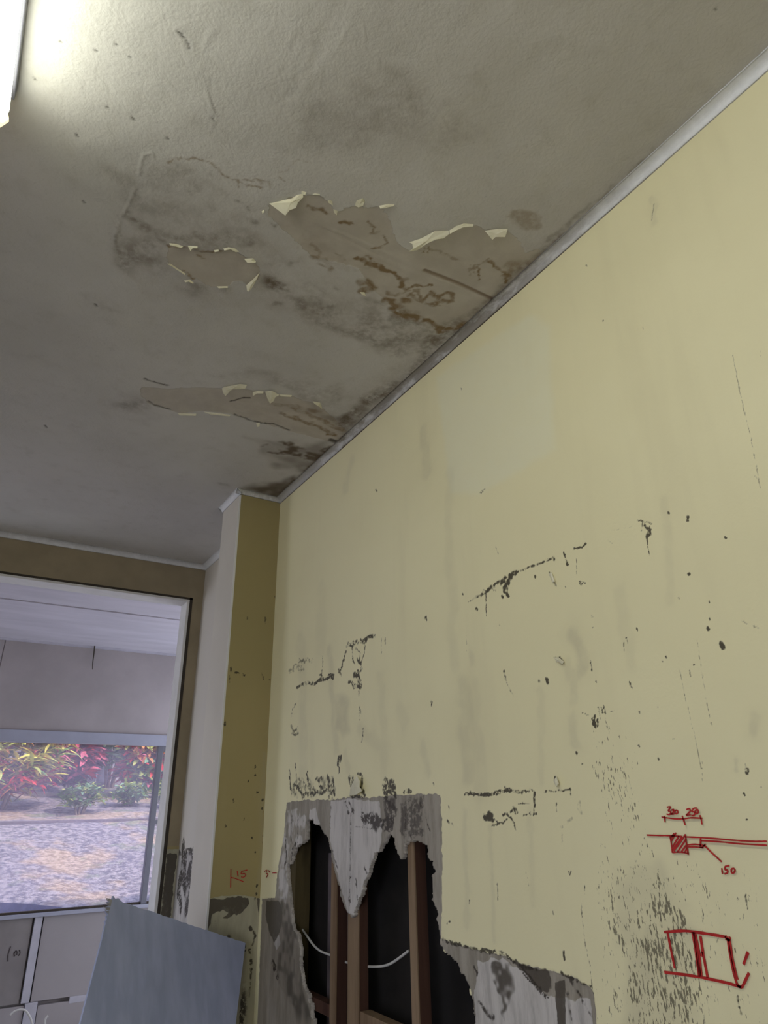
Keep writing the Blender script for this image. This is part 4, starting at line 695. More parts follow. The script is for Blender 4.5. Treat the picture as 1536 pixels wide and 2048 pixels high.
def wall_mat(name, base=((.745, .69, .430), (.805, .75, .480)), vertical='z', barec=((.22, .195, .155), (.34, .305, .25))):
    t = NT(name, 0.55, 0.35)
    n1 = t.noise(1.3, 4); st = t.noise(9, 4, t.map((1, 1, .12))); n2 = t.noise(22, 6, rough=.7); n3 = t.noise(95, 4)
    c = t.mix(t.step(n1, .3, .7), *base)
    c = t.mix(t.math('MULTIPLY', t.step(st, .52, .75), .12), c, (.50, .44, .28))
    c = t.mix(t.attr('cream'), c, (.60, .56, .49))
    c = t.mix(t.math('MULTIPLY', t.attr('pale'), .45), c, (.74, .74, .56))
    c = t.mix(t.math('MULTIPLY', t.math('MULTIPLY', t.attr('grey'), t.step(n2, .2, .6, .6, 1)), .62), c, (.34, .31, .225))
    bf = t.step(t.attr('bare'), .4, .6)
    fib = t.noise(30, 6, t.map((1, 1, .18)), rough=.7)
    c = t.mix(bf, c, t.mix(t.step(fib, .35, .65), *barec))
    c = t.mix(t.math('MULTIPLY', t.step(t.attr('white'), .35, .6), .9), c, t.mix(t.step(fib, .3, .6), (.37, .345, .32), (.56, .53, .50)))
    c = t.mix(t.math('MULTIPLY', t.attr('brownw'), .7), c, (.20, .16, .12))  # brown tone paints in the shadow on the lower wall beside the hole
    c = t.mix(t.math('MULTIPLY', t.step(t.attr('glue'), .3, .6), t.step(n2, .2, .5, .6, .95)), c, (.075, .062, .045))
    dn = t.noise(1, 3, t.map((250, 250, 75), rot=(0, 0, 0)), rough=.6); den = t.attr('drips')
    th = t.math('SUBTRACT', .75, t.math('MULTIPLY', den, .34))
    dr = t.step(t.math('SUBTRACT', dn, th), -.01, .05)
    dr = t.math('MULTIPLY', dr, t.step(den, .02, .2))
    c = t.mix(t.math('MULTIPLY', dr, .82), c, (.085, .07, .045))
    mo = t.math('MULTIPLY', t.attr('mold'), t.step(t.math('ADD', t.math('MULTIPLY', n3, .6), t.math('MULTIPLY', n2, .4)), .40, .54, .30, 1.2))
    c = t.mix(t.math('MULTIPLY', t.step(mo, .12, .75), .93, True), c, (.030, .022, .014))
    t.col(c)
    t.bump(t.math('ADD', t.math('MULTIPLY', t.noise(120, 3), .35), t.math('MULTIPLY', t.math('MULTIPLY', fib, bf), 1.2)), .35, .002)
    return t.m
M_ceil = ceiling_mat(); M_wall = wall_mat('yellow_wall_paint')
M_nib = wall_mat('nib_wall_paint', ((.31, .255, .115), (.35, .285, .13)), barec=((.33, .31, .22), (.40, .37, .26)))  # same yellow wall paint, darkened: the nib's dimmer light put into its colour
M_plaster = plain('torn_plaster_edge', (.34, .31, .27), .95, .25, 60)
M_nibside = plain('pale_cream_paint', (.62, .58, .50), .6, .04, 3)
M_flake = NT('peeled_paint_skin', .5, .3)
_f = M_flake; _f.col(_f.mix(_f.step(_f.noise(40, 4), .3, .7), (.80, .77, .60), (.90, .88, .74)))
_tr = _f.n.new('ShaderNodeBsdfTranslucent'); _tr.inputs[0].default_value = (.9, .86, .68, 1); _mx = _f.n.new('ShaderNodeMixShader'); _mx.inputs[0].default_value = .35
_f.t.links.new(_f.b.outputs[0], _mx.inputs[1]); _f.t.links.new(_tr.outputs[0], _mx.inputs[2]); _f.t.links.new(_mx.outputs[0], _f.n['Material Output'].inputs[0]); M_flake = _f.m
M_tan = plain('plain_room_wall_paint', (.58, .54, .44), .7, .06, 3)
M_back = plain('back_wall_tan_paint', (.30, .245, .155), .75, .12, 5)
M_far = plain('far_room_board', (.32, .285, .285), .8, .10, 2.5)
M_farceil = plain('far_ceiling_paint', (.48, .455, .50), .8, .08, 3.0, stretch=(.5, 2.5, 1))
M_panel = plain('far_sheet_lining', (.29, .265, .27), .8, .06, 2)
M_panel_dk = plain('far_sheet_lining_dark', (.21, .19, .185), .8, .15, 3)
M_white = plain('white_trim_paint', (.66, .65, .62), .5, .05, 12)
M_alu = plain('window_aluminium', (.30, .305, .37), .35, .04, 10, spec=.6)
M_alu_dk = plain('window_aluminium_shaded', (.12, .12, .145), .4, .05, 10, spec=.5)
M_floor = plain('bare_concrete_floor', (.32, .30, .28), .9, .25, 4, bump=.3)
M_cavity = plain('dark_wall_lining', (.012, .010, .009), .9, .3, 10)  # near-black lining: the unlit cavity's darkness is put into this colour
M_dark = plain('dark_gap', (.05, .04, .03), .9, .2, 20)
M_cable = plain('white_cable_sheath', (.50, .485, .46), .45, .05, 20)
M_marker = plain('red_marker_ink', (.42, .022, .020), .5, .15, 90)
M_blackmark = plain('black_marker_ink', (.05, .04, .04), .6, .1, 60)
def wood(name, a, b):
    t = NT(name, .8, .2); g = t.noise(14, 6, t.map((1, 1, .08)), rough=.65, dist=.4)
    kn = t.noise(5, 3, t.map((1, 1, .6)))
    c = t.mix(t.step(g, .3, .7), a, b); c = t.mix(t.step(kn, .66, .74, 0, .7), c, tuple(x*.3 for x in a)); t.col(c); t.bump(g, .4, .002); return t.m
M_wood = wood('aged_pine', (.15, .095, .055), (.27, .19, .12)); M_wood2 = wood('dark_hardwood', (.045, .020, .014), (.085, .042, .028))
M_wood3 = wood('brown_green_timber', (.05, .038, .016), (.09, .068, .030))
t = NT('grey_fibre_cement', .55, .4); s1 = t.noise(26, 5, t.map((1, 1, .10), rot=(.0, .0, .3))); s2 = t.noise(4, 4)
c_ = t.mix(t.step(s1, .3, .7), (.34, .385, .57), (.43, .475, .68)); c_ = t.mix(t.step(s2, .4, .7, 0, .5), c_, (.30, .335, .48)); t.col(c_); t.bump(s1, .25, .001); M_board = t.m
M_boardedge = plain('board_broken_edge', (.34, .33, .32), .9, .2, 40)
# cornice: white cove, mouldy in the middle of its run
def cornice_mat():
    t = NT('cornice_paint', .55, .35); n2 = t.noise(26, 6, t.map((1, .35, 1)), rough=.7); n3 = t.noise(80, 4)
    c = t.mix(t.step(n3, .3, .7), (.74, .75, .76), (.80, .81, .82))
    d = t.attr('dirt'); f = t.math('MULTIPLY', d, t.step(n2, .30, .55, .35, 1)); c = t.mix(t.math('MULTIPLY', f, .9, True), c, (.13, .10, .065)); 
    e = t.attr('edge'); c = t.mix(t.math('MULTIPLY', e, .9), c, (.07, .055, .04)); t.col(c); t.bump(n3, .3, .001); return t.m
M_corn = cornice_mat()
# ---------------- ceiling ----------------
def ceil_disp(u, v, ch):
    z = np.zeros(u.shape); g = lambda n: ch.get(n, z)
    w = (vnoise(u, v, 2.3, 5)-.5)*.010 + (vnoise(u, v, 7, 6)-.5)*.004 + (vnoise(u, v, 22, 7)-.5)*.0012
    w *= sstep(1.054, .90, u) * sstep(2.6, 2.3, v) * sstep(.35, .5, v)
    b = sstep(.4, .6, g('bare'))
    return w + b*.0007 - g('ridge')*.0014 + g('crack')*.002 + g('groove')*.0035
U = axis((-3.2, -.8, .15), (-.8, -.22, .03), (-.22, 1.054, .0030)); V = axis((-2.5, .2, .15), (.2, 1.9, .0034), (1.9, 2.7, .0055), (2.7, 3.663, .012))
ceiling = field_mesh('ceiling', U, V, lambda u, v, h: np.stack([u, v, CEIL+h], 1), D['c'], [M_ceil], ['bare', 'dirt', 'rust', 'brown', 'groove', 'crack'], disp=ceil_disp, flip=True)
slab = boxes('ceiling_slab', [((-3.3, -2.6, CEIL+.03), (2.6, 5.99, CEIL+.12)), ((-3.3, -2.6, CEIL+.12), (4.4, 6.25, CEIL+.2))], M_tan, None, kind='structure')  # roof slab; unseen overhang past the rooms added to block the sun
slab.name = 'ceiling_upper'
# peeled flakes hanging off the ceiling
def flake(pts, parent, name, th=.0012, nrm=Vector((0, 0, -1)), mat=None):
    P = [Vector(p) for p in pts]; n = len(P); c = sum(P, Vector()) / n
    nn = Vector()
    for i in range(n): nn += (P[i]-c).cross(P[(i+1) % n]-c)
    nn.normalize()
    if nn.dot(nrm) < 0: nn = -nn
    V = []; rings = 3
    for s in (0, 1):
        for r in range(1, rings+1):
            f = r / rings
            for p in P:
                q = c + (p-c)*f; V.append(q + nn*(th*s) + nn*(.003*(1-f*f)*min(1, (p-c).length/.03)))
        V.append(c + nn*(th*s+.003*min(1, (P[0]-c).length/.03)))
    F = []; per = rings*n+1
    for s in (0, 1):
        o = s*per
        for i in range(n):
            j = (i+1) % n; F.append((o+per-1, o+i, o+j) if s else (o+per-1, o+j, o+i))
            for r in range(rings-1):
                a = o+r*n; b = o+(r+1)*n; F.append((a+i, b+i, b+j, a+j) if s else (a+j, b+j, b+i, a+i))
    a = (rings-1)*n
    for i in range(n):
        j = (i+1) % n; F.append((a+i, a+j, per+a+j, per+a+i))
    return mesh_obj(name, V, F, mat or M_flake, parent)
for p in D['flakes']: flake(p, ceiling, 'paint_flake')

# ---------------- right wall ----------------
HP = D['hole']
def hole_kill(cu, cv):
    w = .006; a = cu + (vnoise(cu, cv, 90, 3)-.5)*.010 + (vnoise(cu, cv, 240, 4)-.5)*.004; b = cv + (vnoise(cu, cv, 45, 13)-.5)*.016 + (vnoise(cu, cv, 190, 14)-.5)*.005
    return inside(a, b, HP)
def wall_disp(u, v, ch):
    z = np.zeros(u.shape); g = lambda n: ch.get(n, z)
    w = ((vnoise(u, v, 2.0, 25)-.5)*.006 + (vnoise(u, v, 9, 26)-.5)*.0012) * sstep(2.66, 2.5, v) * sstep(2.52, 2.4, u) * sstep(.9, 1.1, v)
    return w + sstep(.4, .6, g('bare'))*.0016 + g('mold')*.0003 - g('white')*.0006
ys = [.40]
while ys[-1] < 2.535: ys.append(ys[-1] + .0017 + .0009*(ys[-1]-.4))
U = np.concatenate([axis((-2.5, .40, .145)), np.array(ys[1:]), axis((ys[-1], 3.563, .012))[1:]])
V = axis((0, .90, .1), (.90, CEIL, .0026))
WCH = ['mold', 'grey', 'pale', 'bare', 'white', 'glue', 'brownw', 'drips', 'cream']
wall_right = field_mesh('wall_right', U, V, lambda u, v, h: np.stack([WX+h, u, v], 1), D['w'], [M_wall, M_plaster], WCH, kill=hole_kill, rim=(.012, 0, 0), disp=wall_disp, flip=True)
for p in D['wflakes']: flake(p, wall_right, 'paint_flake', .0015, Vector((-1, 0, 0)))
# framing in the cavity
X0 = WX + .0125
def beam(name, a, b, mat, bev=.0015): return box(name, a, b, mat, wall_right, bevel=bev)
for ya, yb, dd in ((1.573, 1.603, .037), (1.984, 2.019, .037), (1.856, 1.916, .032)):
    beam('batten', (X0, ya, 0), (X0+.004, yb, 2.5), M_wood, .0006); beam('stud', (X0+.0042, ya+.0005, 0), (X0+dd, yb, 2.5), M_wood2)  # added front strip: stud's light face and dark sides put into two woods
beam('stud', (X0+.001, 2.272, 0), (X0+.055, 2.322, 2.5), M_wood3)
beam('stud', (X0+.001, 1.02, 0), (X0+.040, 1.06, 2.5), M_wood)
n = D['nog']
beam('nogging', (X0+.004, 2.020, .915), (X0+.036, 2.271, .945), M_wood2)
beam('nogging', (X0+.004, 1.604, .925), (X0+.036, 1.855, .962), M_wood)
beam('lining_strip', (X0+.064, 2.03, .2), (X0+.070, 2.16, 1.32), plain('grey_back_sheet', (.10, .08, .085), .8, .3, 12), .0005)
boxes('wall_right_lining', [((WX+.10, -2.5, -.02), (WX+.13, 3.66, CEIL))], M_cavity, None, kind='structure')
cab = tube('electrical_cable', D['cable'], .0033, M_cable, None, label='white electrical cable sagging between the studs in the wall hole', cat='cable')
# red marker sketches: ink laid on the wall
def ribbons(name, lines, plane, wd, mat, parent, lift=.0022):
    V = []; F = []
    for L in lines:
        P = [Vector(p) for p in L]; Q = []
        for i in range(len(P)-1):
            p0 = P[max(i-1, 0)]; p1 = P[i]; p2 = P[i+1]; p3 = P[min(i+2, len(P)-1)]
            for s in range(5):
                t = s/5; q = .5*((2*p1)+(p2-p0)*t+(2*p0-5*p1+4*p2-p3)*t*t+(-p0+3*p1-3*p2+p3)*t**3); Q.append(q)
        Q.append(P[-1]); b0 = len(V)
        for i, q in enumerate(Q):
            tn = (Q[min(i+1, len(Q)-1)]-Q[max(i-1, 0)]); tn = tn.normalized() if tn.length > 1e-6 else Vector((1, 0)); nr = Vector((-tn.y, tn.x))
            k = wd*.5*(.85+.3*random.random())
            for s in (1, -1):
                r = q + nr*k*s; V.append(plane(r.x, r.y, lift)); V.append(plane(r.x, r.y, lift-.0008))
        m = len(Q)
        for i in range(m-1):
            a = b0+i*4; b = a+4
            F += [(a, b, b+2, a+2), (a, a+1, b+1, b), (a+2, b+2, b+3, a+3)]
        F += [(b0, b0+2, b0+3, b0+1), (b0+(m-1)*4, b0+(m-1)*4+1, b0+(m-1)*4+3, b0+(m-1)*4+2)]
    return mesh_obj(name, V, F, mat, parent)
random.seed(4)
wp = lambda u, v, l: (WX-l-.0012, u, v)
o = ribbons('marker_writing', D['mark_dim'], wp, .0023, M_marker, wall_right, .0024); o['label'] = 'red marker dimension sketch reading 320, 250 and 150'
o = ribbons('marker_drawing', D['mark_box'], wp, .0038, M_marker, wall_right, .0024); o['label'] = 'red marker sketch of a divided box with a tick'

# ---------------- nib ----------------
NX = .866; NY0 = 2.531; NY1 = 2.741
U = axis((NX, WX, .0035)); V = axis((0, .95, .1), (.95, 1.75, .0035), (1.75, CEIL, .008))
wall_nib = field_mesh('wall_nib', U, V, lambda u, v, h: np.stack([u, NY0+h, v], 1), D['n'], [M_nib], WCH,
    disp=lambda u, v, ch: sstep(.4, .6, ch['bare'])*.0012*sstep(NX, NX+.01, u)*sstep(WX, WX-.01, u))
o = ribbons('marker_writing', D['mark_nib'], lambda u, v, l: (u, NY0-l, v), .0028, M_marker, wall_nib, .0020); o['label'] = 'faded red marker letter T and number 15'
ribbons('marker_writing', D['mark_corner'], wp, .0030, M_marker, wall_right, .0024)
box('nib_side', (NX, NY0+.003, 0), (WX, NY1, CEIL), M_nibside, wall_nib)
box('corner_bead', (NX-.0012, NY0-.0012, .0), (NX+.006, NY0+.004, CEIL-.02), M_white, wall_nib, .0005)

# ---------------- back wall with opening ----------------
BY = 3.563; OX = .985; OT = 2.515
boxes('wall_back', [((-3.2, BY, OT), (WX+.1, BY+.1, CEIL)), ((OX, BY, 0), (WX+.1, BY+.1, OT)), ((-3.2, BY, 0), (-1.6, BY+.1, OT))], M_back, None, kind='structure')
fr = empty('trim_4', (OX, BY, 0), kind='structure')
def kid(name, a, b, mat, p, bevel=.0015, **k):
    L = p.matrix_basis.translation; return box(name, tuple(a[i]-L[i] for i in range(3)), tuple(b[i]-L[i] for i in range(3)), mat, p, bevel=bevel, **k)
kid('head_lining', (-1.6, BY-.006, OT-.014), (OX-.004, BY+.106, OT-.002), M_white, fr)
kid('jamb_lining', (OX-.018, BY-.006, 0), (OX-.004, BY+.106, OT-.014), M_white, fr)
kid('dark_gap', (OX-.004, BY-.004, 0), (OX+.012, BY+.0, OT+.010), M_dark, fr, .0005)  # dark strips draw the shadowed gap around the opening lining as colour
kid('dark_gap', (-1.6, BY-.004, OT-.002), (OX+.012, BY+.0, OT+.010), M_dark, fr, .0005)
# stripped lower part of the back wall beside the opening
U = axis((OX+.012, WX, .003)); V = axis((.7, 1.30, .005))
o = field_mesh('wall_back_patch', U, V, lambda u, v, h: np.stack([u, BY-.003-h, v], 1),
    [['P', 'bare', 1, .003, .3, [[.9, .6], [1.2, .6], [1.2, 1.285], [.9, 1.29]]], ['P', 'glue', 1, .004, .8, [[1.0, .6], [1.042, .6], [1.046, 1.27], [1.0, 1.27]]], ['L', 'white', .8, .006, .6, [[1.03, .9], [1.015, 1.12], [1.025, 1.2]]]], [M_nib], WCH, flip=True)
o.name = 'wall_back_stripped'

# ---------------- cornices ----------------
def sweep_cornice(name, A, B, n_in, size=(.030, .022), items=(), step=.01):
    """cove from point A to B along the ceiling edge; n_in points into the room"""
    A = Vector(A); B = Vector(B); n_in = Vector(n_in); L = (B-A).length; m = max(2, int(L/step)); prof = []
    w, h = size
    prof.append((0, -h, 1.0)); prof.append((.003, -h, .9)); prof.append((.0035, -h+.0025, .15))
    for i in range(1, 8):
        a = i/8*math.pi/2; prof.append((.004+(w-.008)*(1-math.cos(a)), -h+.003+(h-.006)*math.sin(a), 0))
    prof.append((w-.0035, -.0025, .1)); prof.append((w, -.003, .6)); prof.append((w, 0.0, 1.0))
    V = []; dd = []; ee = []; k = len(prof)
    for i in range(m+1):
        p = A + (B-A)*i/m; 
        for a, z, e in prof:
            V.append(p + n_in*a + Vector((0, 0, z))); dd.append(0); ee.append(e)
    F = [(i*k+j, (i+1)*k+j, (i+1)*k+j+1, i*k+j+1) for i in range(m) for j in range(k-1)]
    F += [tuple(range(k))[::-1], tuple(m*k+j for j in range(k))]
    V = np.array([tuple(v) for v in V]); s = np.repeat(np.linspace(0, L, m+1), k)
    d = np.zeros(len(V))
    for (a0, a1, v0, v1) in items: d = np.maximum(d, np.where((s >= a0) & (s <= a1), v0+(v1-v0)*(s-a0)/(a1-a0), 0))
    o = mesh_obj(name, V, F, M_corn, None, kind='structure')
    for nm, arr in (('dirt', d), ('edge', np.array(ee)*(.35+.65*np.clip(d*1.2, 0, 1)))):
        a = o.data.attributes.new(nm, 'FLOAT', 'POINT'); a.data.foreach_set('value', arr.astype(np.float32))
    return o
sweep_cornice('trim_1', (WX, -2.5, CEIL), (WX, NY0, CEIL), (-1, 0, 0), size=(.027, .021), items=[(0, 2.95, .02, .02), (2.95, 3.25, .04, .5), (3.25, 3.55, .5, .85), (3.55, 4.2, .9, .8), (4.2, 4.45, .8, 1), (4.45, 5.1, .7, .5)])
sweep_cornice('trim_2', (WX, NY0, CEIL), (NX-.02, NY0, CEIL), (0, -1, 0), size=(.022, .018), items=[(0, .3, .55, .4)])
sweep_cornice('trim_3', (NX, NY0-.02, CEIL), (NX, NY1+.01, CEIL), (-1, 0, 0), size=(.022, .022))
sweep_cornice('trim_5', (WX, NY1, CEIL), (WX, BY, CEIL), (-1, 0, 0), size=(.028, .024))
sweep_cornice('trim_6', (WX, BY, CEIL), (-3.2, BY, CEIL), (0, -1, 0), size=(.030, .024), items=[(0, 5, .25, .3)])

# ---------------- rest of the near room ----------------
def holed_wall(name, x0, x1, y0, y1, wins, mat):
    L = []; y = y0
    for a, b, c, d in wins:
        L += [((x0, y, 0), (x1, a, CEIL+.03)), ((x0, a, 0), (x1, b, c)), ((x0, a, d), (x1, b, CEIL+.03))]; y = b
    L.append(((x0, y, 0), (x1, y1, CEIL+.03))); return boxes(name, L, mat, None, kind='structure')
holed_wall('wall_left', -3.3, -3.2, -2.6, 6.0, [(-2.4, -.1, .15, 2.6), (3.85, 5.75, .1, 2.5)], M_tan)
for i, (ya, yb, za, zb) in enumerate([(-2.4, -.1, .15, 2.6), (3.85, 5.75, .1, 2.5)]):  # unseen windows added to bring daylight into both rooms
    wn = empty('window_%d' % (i+2), (-3.25, ya, za), kind='structure')
    for a, b in (((-3.27, ya, za), (-3.22, yb, za+.05)), ((-3.27, ya, zb-.05), (-3.22, yb, zb)), ((-3.27, ya, za), (-3.22, ya+.05, zb)), ((-3.27, yb-.05, za), (-3.22, yb, zb)), ((-3.27, (ya+yb)/2-.03, za), (-3.22, (ya+yb)/2+.03, zb))):
        q = wn.matrix_basis.translation; box('frame', tuple(a[j]-q[j] for j in range(3)), tuple(b[j]-q[j] for j in range(3)), M_alu, wn)
    pl_ = bpy.data.lights.new('portal', 'AREA'); pl_.shape = 'RECTANGLE'; pl_.size = zb-za; pl_.size_y = yb-ya; pl_.cycles.is_portal = True
    p_ = bpy.data.objects.new('portal', pl_); p_.location = (-3.31, (ya+yb)/2, (za+zb)/2); p_.rotation_euler = (0, math.radians(-90), 0); C.objects.link(p_)
boxes('paving', [((-14, -9, -.15), (-3.3, 5.97, -.03)), ((-3.3, -9, -.15), (8, -2.6, -.03))], plain('pale_paving', (.46, .44, .41), .9, .1, 3), None, kind='structure')
boxes('wall_rear', [((-3.2, -2.6, 0), (2.6, -2.5, CEIL+.03))], M_tan, None, kind='structure')
boxes('floor', [((-3.3, -2.6, -.12), (2.6, 6.0, 0))], M_floor, None, kind='structure')
boxes('wall_outer', [((WX+.13, -2.5, 0), (WX+.2, BY, CEIL+.03))], M_tan, None, kind='structure')

# ---------------- fluorescent light ----------------
lt = empty('fluorescent_light', (-.209, .450, CEIL), label='long fluorescent ceiling light with glowing white cover at upper left', cat='ceiling light')
lx0, lx1, ly0, ly1 = -.076, .076, -.66, .600
V = []; F = []; prof = [(-.050, .0), (-.058, -.018), (-.077, -.088), (-.070, -.104), (.070, -.104), (.077, -.088), (.058, -.018), (.050, .0)]
yy = [ly0, ly0+.012, ly1-.02, ly1-.006, ly1]; ins = [.86, 1, 1, .97, .88]
for y, s in zip(yy, ins): V += [(x*s, y, z*s-.020) for x, z in prof]
k = len(prof)
for i in range(len(yy)-1): F += [(i*k+j, i*k+(j+1) % k, (i+1)*k+(j+1) % k, (i+1)*k+j) for j in range(k)]
F += [tuple(range(k))[::-1], tuple((len(yy)-1)*k+j for j in range(k))]
te = NT('glowing_diffuser', .4, .3); te.col((.9, .88, .78)); te.b.inputs['Emission Color'].default_value = (.98, 1.0, .86, 1); te.b.inputs['Emission Strength'].default_value = 5.6
o = mesh_obj('diffuser', V, F, te.m, lt)
tc = NT('diffuser_end', .4, .3); tc.col((.80, .70, .48)); tc.b.inputs['Emission Color'].default_value = (1.0, .86, .55, 1); tc.b.inputs['Emission Strength'].default_value = .7
V2 = []; 
for y, s in ((ly1-.001, 1.0), (ly1+.004, 1.01), (ly1+.016, .95), (ly1+.020, .85)): V2 += [(x*s*1.01, y, z*s*1.01-.020) for x, z in prof]
F2 = [(i*k+j, i*k+(j+1) % k, (i+1)*k+(j+1) % k, (i+1)*k+j) for i in range(3) for j in range(k)] + [tuple(range(k))[::-1], tuple(3*k+j for j in range(k))]
mesh_obj('end_cap', V2, F2, tc.m, lt)
box('base', (-.074, ly0-.01, -.030), (.074, ly1+.024, -.002), M_alu_dk, lt, bevel=.002)

# ---------------- leaning board ----------------
P1 = Vector((.5075, 2.3246, 1.2216)); P2 = Vector((.9954, 2.4960, 1.0433)); dr = Vector((-.21220751, -.343712, -.91478415)); Lb = 1.332
ex = (P2-P1); wdt = ex.length; ex.normalize(); nb = ex.cross(dr).normalized()
if nb.y > 0: nb = -nb
random.seed(2); top = []
for i in range(61):
    f = i/60; j = (random.random()-.5)*.003
    if f < .06: j -= .010*random.random()
    top.append((f*wdt, j+.0005))
side = [(-.001-.016*random.random()*(i % 2)*(1-i/14), .006+i*.006) for i in range(14)][::-1]
outl = [(0, Lb), (0, .1)] + side + top + [(wdt, Lb)]
bo = P1
V = []; 
for th in (0, .007):
    V += [P1*0 + ex*a + dr*b - nb*th for a, b in outl]
nn = len(outl); F = [tuple(range(nn)), tuple(range(nn, 2*nn))[::-1]] + [(i, (i+1) % nn, nn+(i+1) % nn, nn+i) for i in range(nn)]
bd = mesh_obj('wall_sheet', V, F, M_board, None, label='grey blue fibre sheet with frayed corner leaning in front of the yellow nib', cat='board')
bd.location = P1
# frayed paper fibres at the torn corner
fb = []; FF = []
for i in range(34):
    b = .004+.035*random.random(); a0 = -.001; l = .006+.020*random.random(); s = .0008; k0 = len(fb)
    q = ex*a0 + dr*b; e = ex*(a0-l) + dr*(b-.004+.008*random.random()) + nb*(.003*(random.random()-.5))
    fb += [q-dr*s+nb*.001, q+dr*s+nb*.001, e, q-dr*s-nb*.004, q+dr*s-nb*.004]; FF += [(k0, k0+1, k0+2), (k0+3, k0+2, k0+4), (k0, k0+2, k0+3), (k0+1, k0+4, k0+2), (k0, k0+3, k0+4, k0+1)]
mesh_obj('frayed_edge', fb, FF, M_boardedge, bd, kind='stuff')

# ---------------- far room ----------------
M_farstrip = plain('far_strip_paint', (.40, .385, .43), .6, .06, 12)
FY = 5.87; FC = 2.70; WZ0 = .81; WZ1 = 2.03; WXL = -2.4; WXR = 1.82
boxes('ceiling_far', [((-3.2, BY+.1, FC), (2.5, FY+.1, CEIL+.03))], M_farceil, None, kind='structure')
boxes('wall_far_right', [((2.5, BY, 0), (2.6, 4.1, CEIL+.03)), ((2.5, 5.6, 0), (2.6, FY+.1, CEIL+.03)), ((2.5, 4.1, 2.4), (2.6, 5.6, CEIL+.03)), ((2.5, 4.1, 0), (2.6, 5.6, .3)), ((WX+.1, BY, 0), (2.5, BY+.1, CEIL))], M_tan, None, kind='structure')  # unseen side opening added to brighten the far room
boxes('wall_far', [((-3.2, FY, WZ1), (.232, FY+.1, FC)), ((.238, FY, WZ1), (2.5, FY+.1, FC)), ((-3.2, FY+.04, 0), (2.5, FY+.1, WZ0-.01)), ((-3.2, FY, WZ0), (WXL, FY+.1, WZ1)), ((WXR, FY, WZ0), (2.5, FY+.1, WZ1)), ((.232, FY+.005, WZ1), (.238, FY+.1, FC))], M_far, None, kind='structure')
boxes('trim_7', [((-3.2, FY-.022, FC-.016), (2.5, FY, FC))], M_farstrip, None, kind='structure')
boxes('trim_8', [((-3.2, 4.70, FC-.008), (2.5, 4.78, FC))], M_farceil, None, kind='structure')
tube('hanging_wire', [(.876, FY-.03, 2.70), (.879, FY-.034, 2.64), (.882, FY-.032, 2.56), (.888, FY-.03, 2.51)], .0055, M_dark, None, taper=.5, label='short dark strip hanging from ceiling line above the window', cat='wire')
pl = empty('wall_far_lining', (0, FY, 0), kind='structure')
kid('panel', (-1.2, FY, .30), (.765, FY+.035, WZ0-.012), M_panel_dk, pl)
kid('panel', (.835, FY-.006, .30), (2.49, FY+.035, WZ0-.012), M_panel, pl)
kid('panel', (-1.2, FY-.004, .02), (.80, FY+.035, .285), M_panel, pl)
kid('panel', (.885, FY-.010, .02), (2.49, FY+.035, .275), M_panel, pl)
kid('cover_strip', (.777, FY-.012, .30), (.826, FY+.03, WZ0-.012), M_farstrip, pl, label='pale vertical cover strip')
kid('cover_strip', (.805, FY-.016, .02), (.880, FY+.03, .298), M_farstrip, pl)
kid('offcut', (1.08, FY-.012, .262), (1.30, FY-.001, .300), M_farstrip, pl)
ribbons('black_writing', [[(.655, .55), (.648, .59), (.655, .635)], [(.690, .575), (.684, .59), (.690, .605), (.700, .60), (.702, .58)], [(.712, .61), (.720, .59), (.712, .575)]], lambda u, v, l: (u, -l, v), .007, M_blackmark, pl, .002)
w1 = empty('window_1', (0, FY, WZ0), kind='structure')
kid('frame_head', (WXL, FY-.02, WZ1-.085), (WXR, FY+.06, WZ1), M_alu, w1, .003)
kid('frame_sill', (WXL, FY-.03, WZ0-.012), (WXR, FY+.10, WZ0+.012), M_alu, w1, .003)
kid('frame_track', (WXL, FY+.0, WZ0+.012), (WXR, FY+.04, WZ0+.026), M_dark, w1, .002)
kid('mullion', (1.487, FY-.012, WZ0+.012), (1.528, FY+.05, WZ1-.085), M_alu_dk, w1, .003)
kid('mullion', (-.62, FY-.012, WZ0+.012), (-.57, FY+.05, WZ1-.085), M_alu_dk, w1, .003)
kid('jamb', (WXR-.04, FY-.012, WZ0+.012), (WXR, FY+.05, WZ1-.085), M_alu, w1, .003)
kid('jamb', (WXL, FY-.012, WZ0+.012), (WXL+.04, FY+.05, WZ1-.085), M_alu, w1, .003)
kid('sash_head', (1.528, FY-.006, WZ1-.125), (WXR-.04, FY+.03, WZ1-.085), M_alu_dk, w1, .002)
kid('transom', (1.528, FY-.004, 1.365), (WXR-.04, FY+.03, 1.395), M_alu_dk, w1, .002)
gm = NT('dusty_glass_and_screen', .1, .5); tr = gm.n.new('ShaderNodeBsdfTransparent'); tr.inputs[0].default_value = (.49, .49, .52, 1)  # screened glass; tint dims the bright garden, purple scatter adds washed-out haze
tl = gm.n.new('ShaderNodeBsdfTranslucent'); tl.inputs[0].default_value = (.50, .46, .60, 1); ms = gm.n.new('ShaderNodeMixShader')
gl = gm.n.new('ShaderNodeBsdfGlossy'); gl.inputs['Roughness'].default_value = .05; ms2 = gm.n.new('ShaderNodeMixShader'); ms2.inputs[0].default_value = .03
gm.set(ms.inputs[0], gm.step(gm.noise(3, 5), .3, .7, .10, .16)); gm.t.links.new(tr.outputs[0], ms.inputs[1]); gm.t.links.new(tl.outputs[0], ms.inputs[2])
gm.t.links.new(ms.outputs[0], ms2.inputs[1]); gm.t.links.new(gl.outputs[0], ms2.inputs[2]); gm.t.links.new(ms2.outputs[0], gm.n['Material Output'].inputs[0])
kid('pane', (WXL+.04, FY+.018, WZ0+.02), (-.62, FY+.020, WZ1-.085), gm.m, w1, 0)
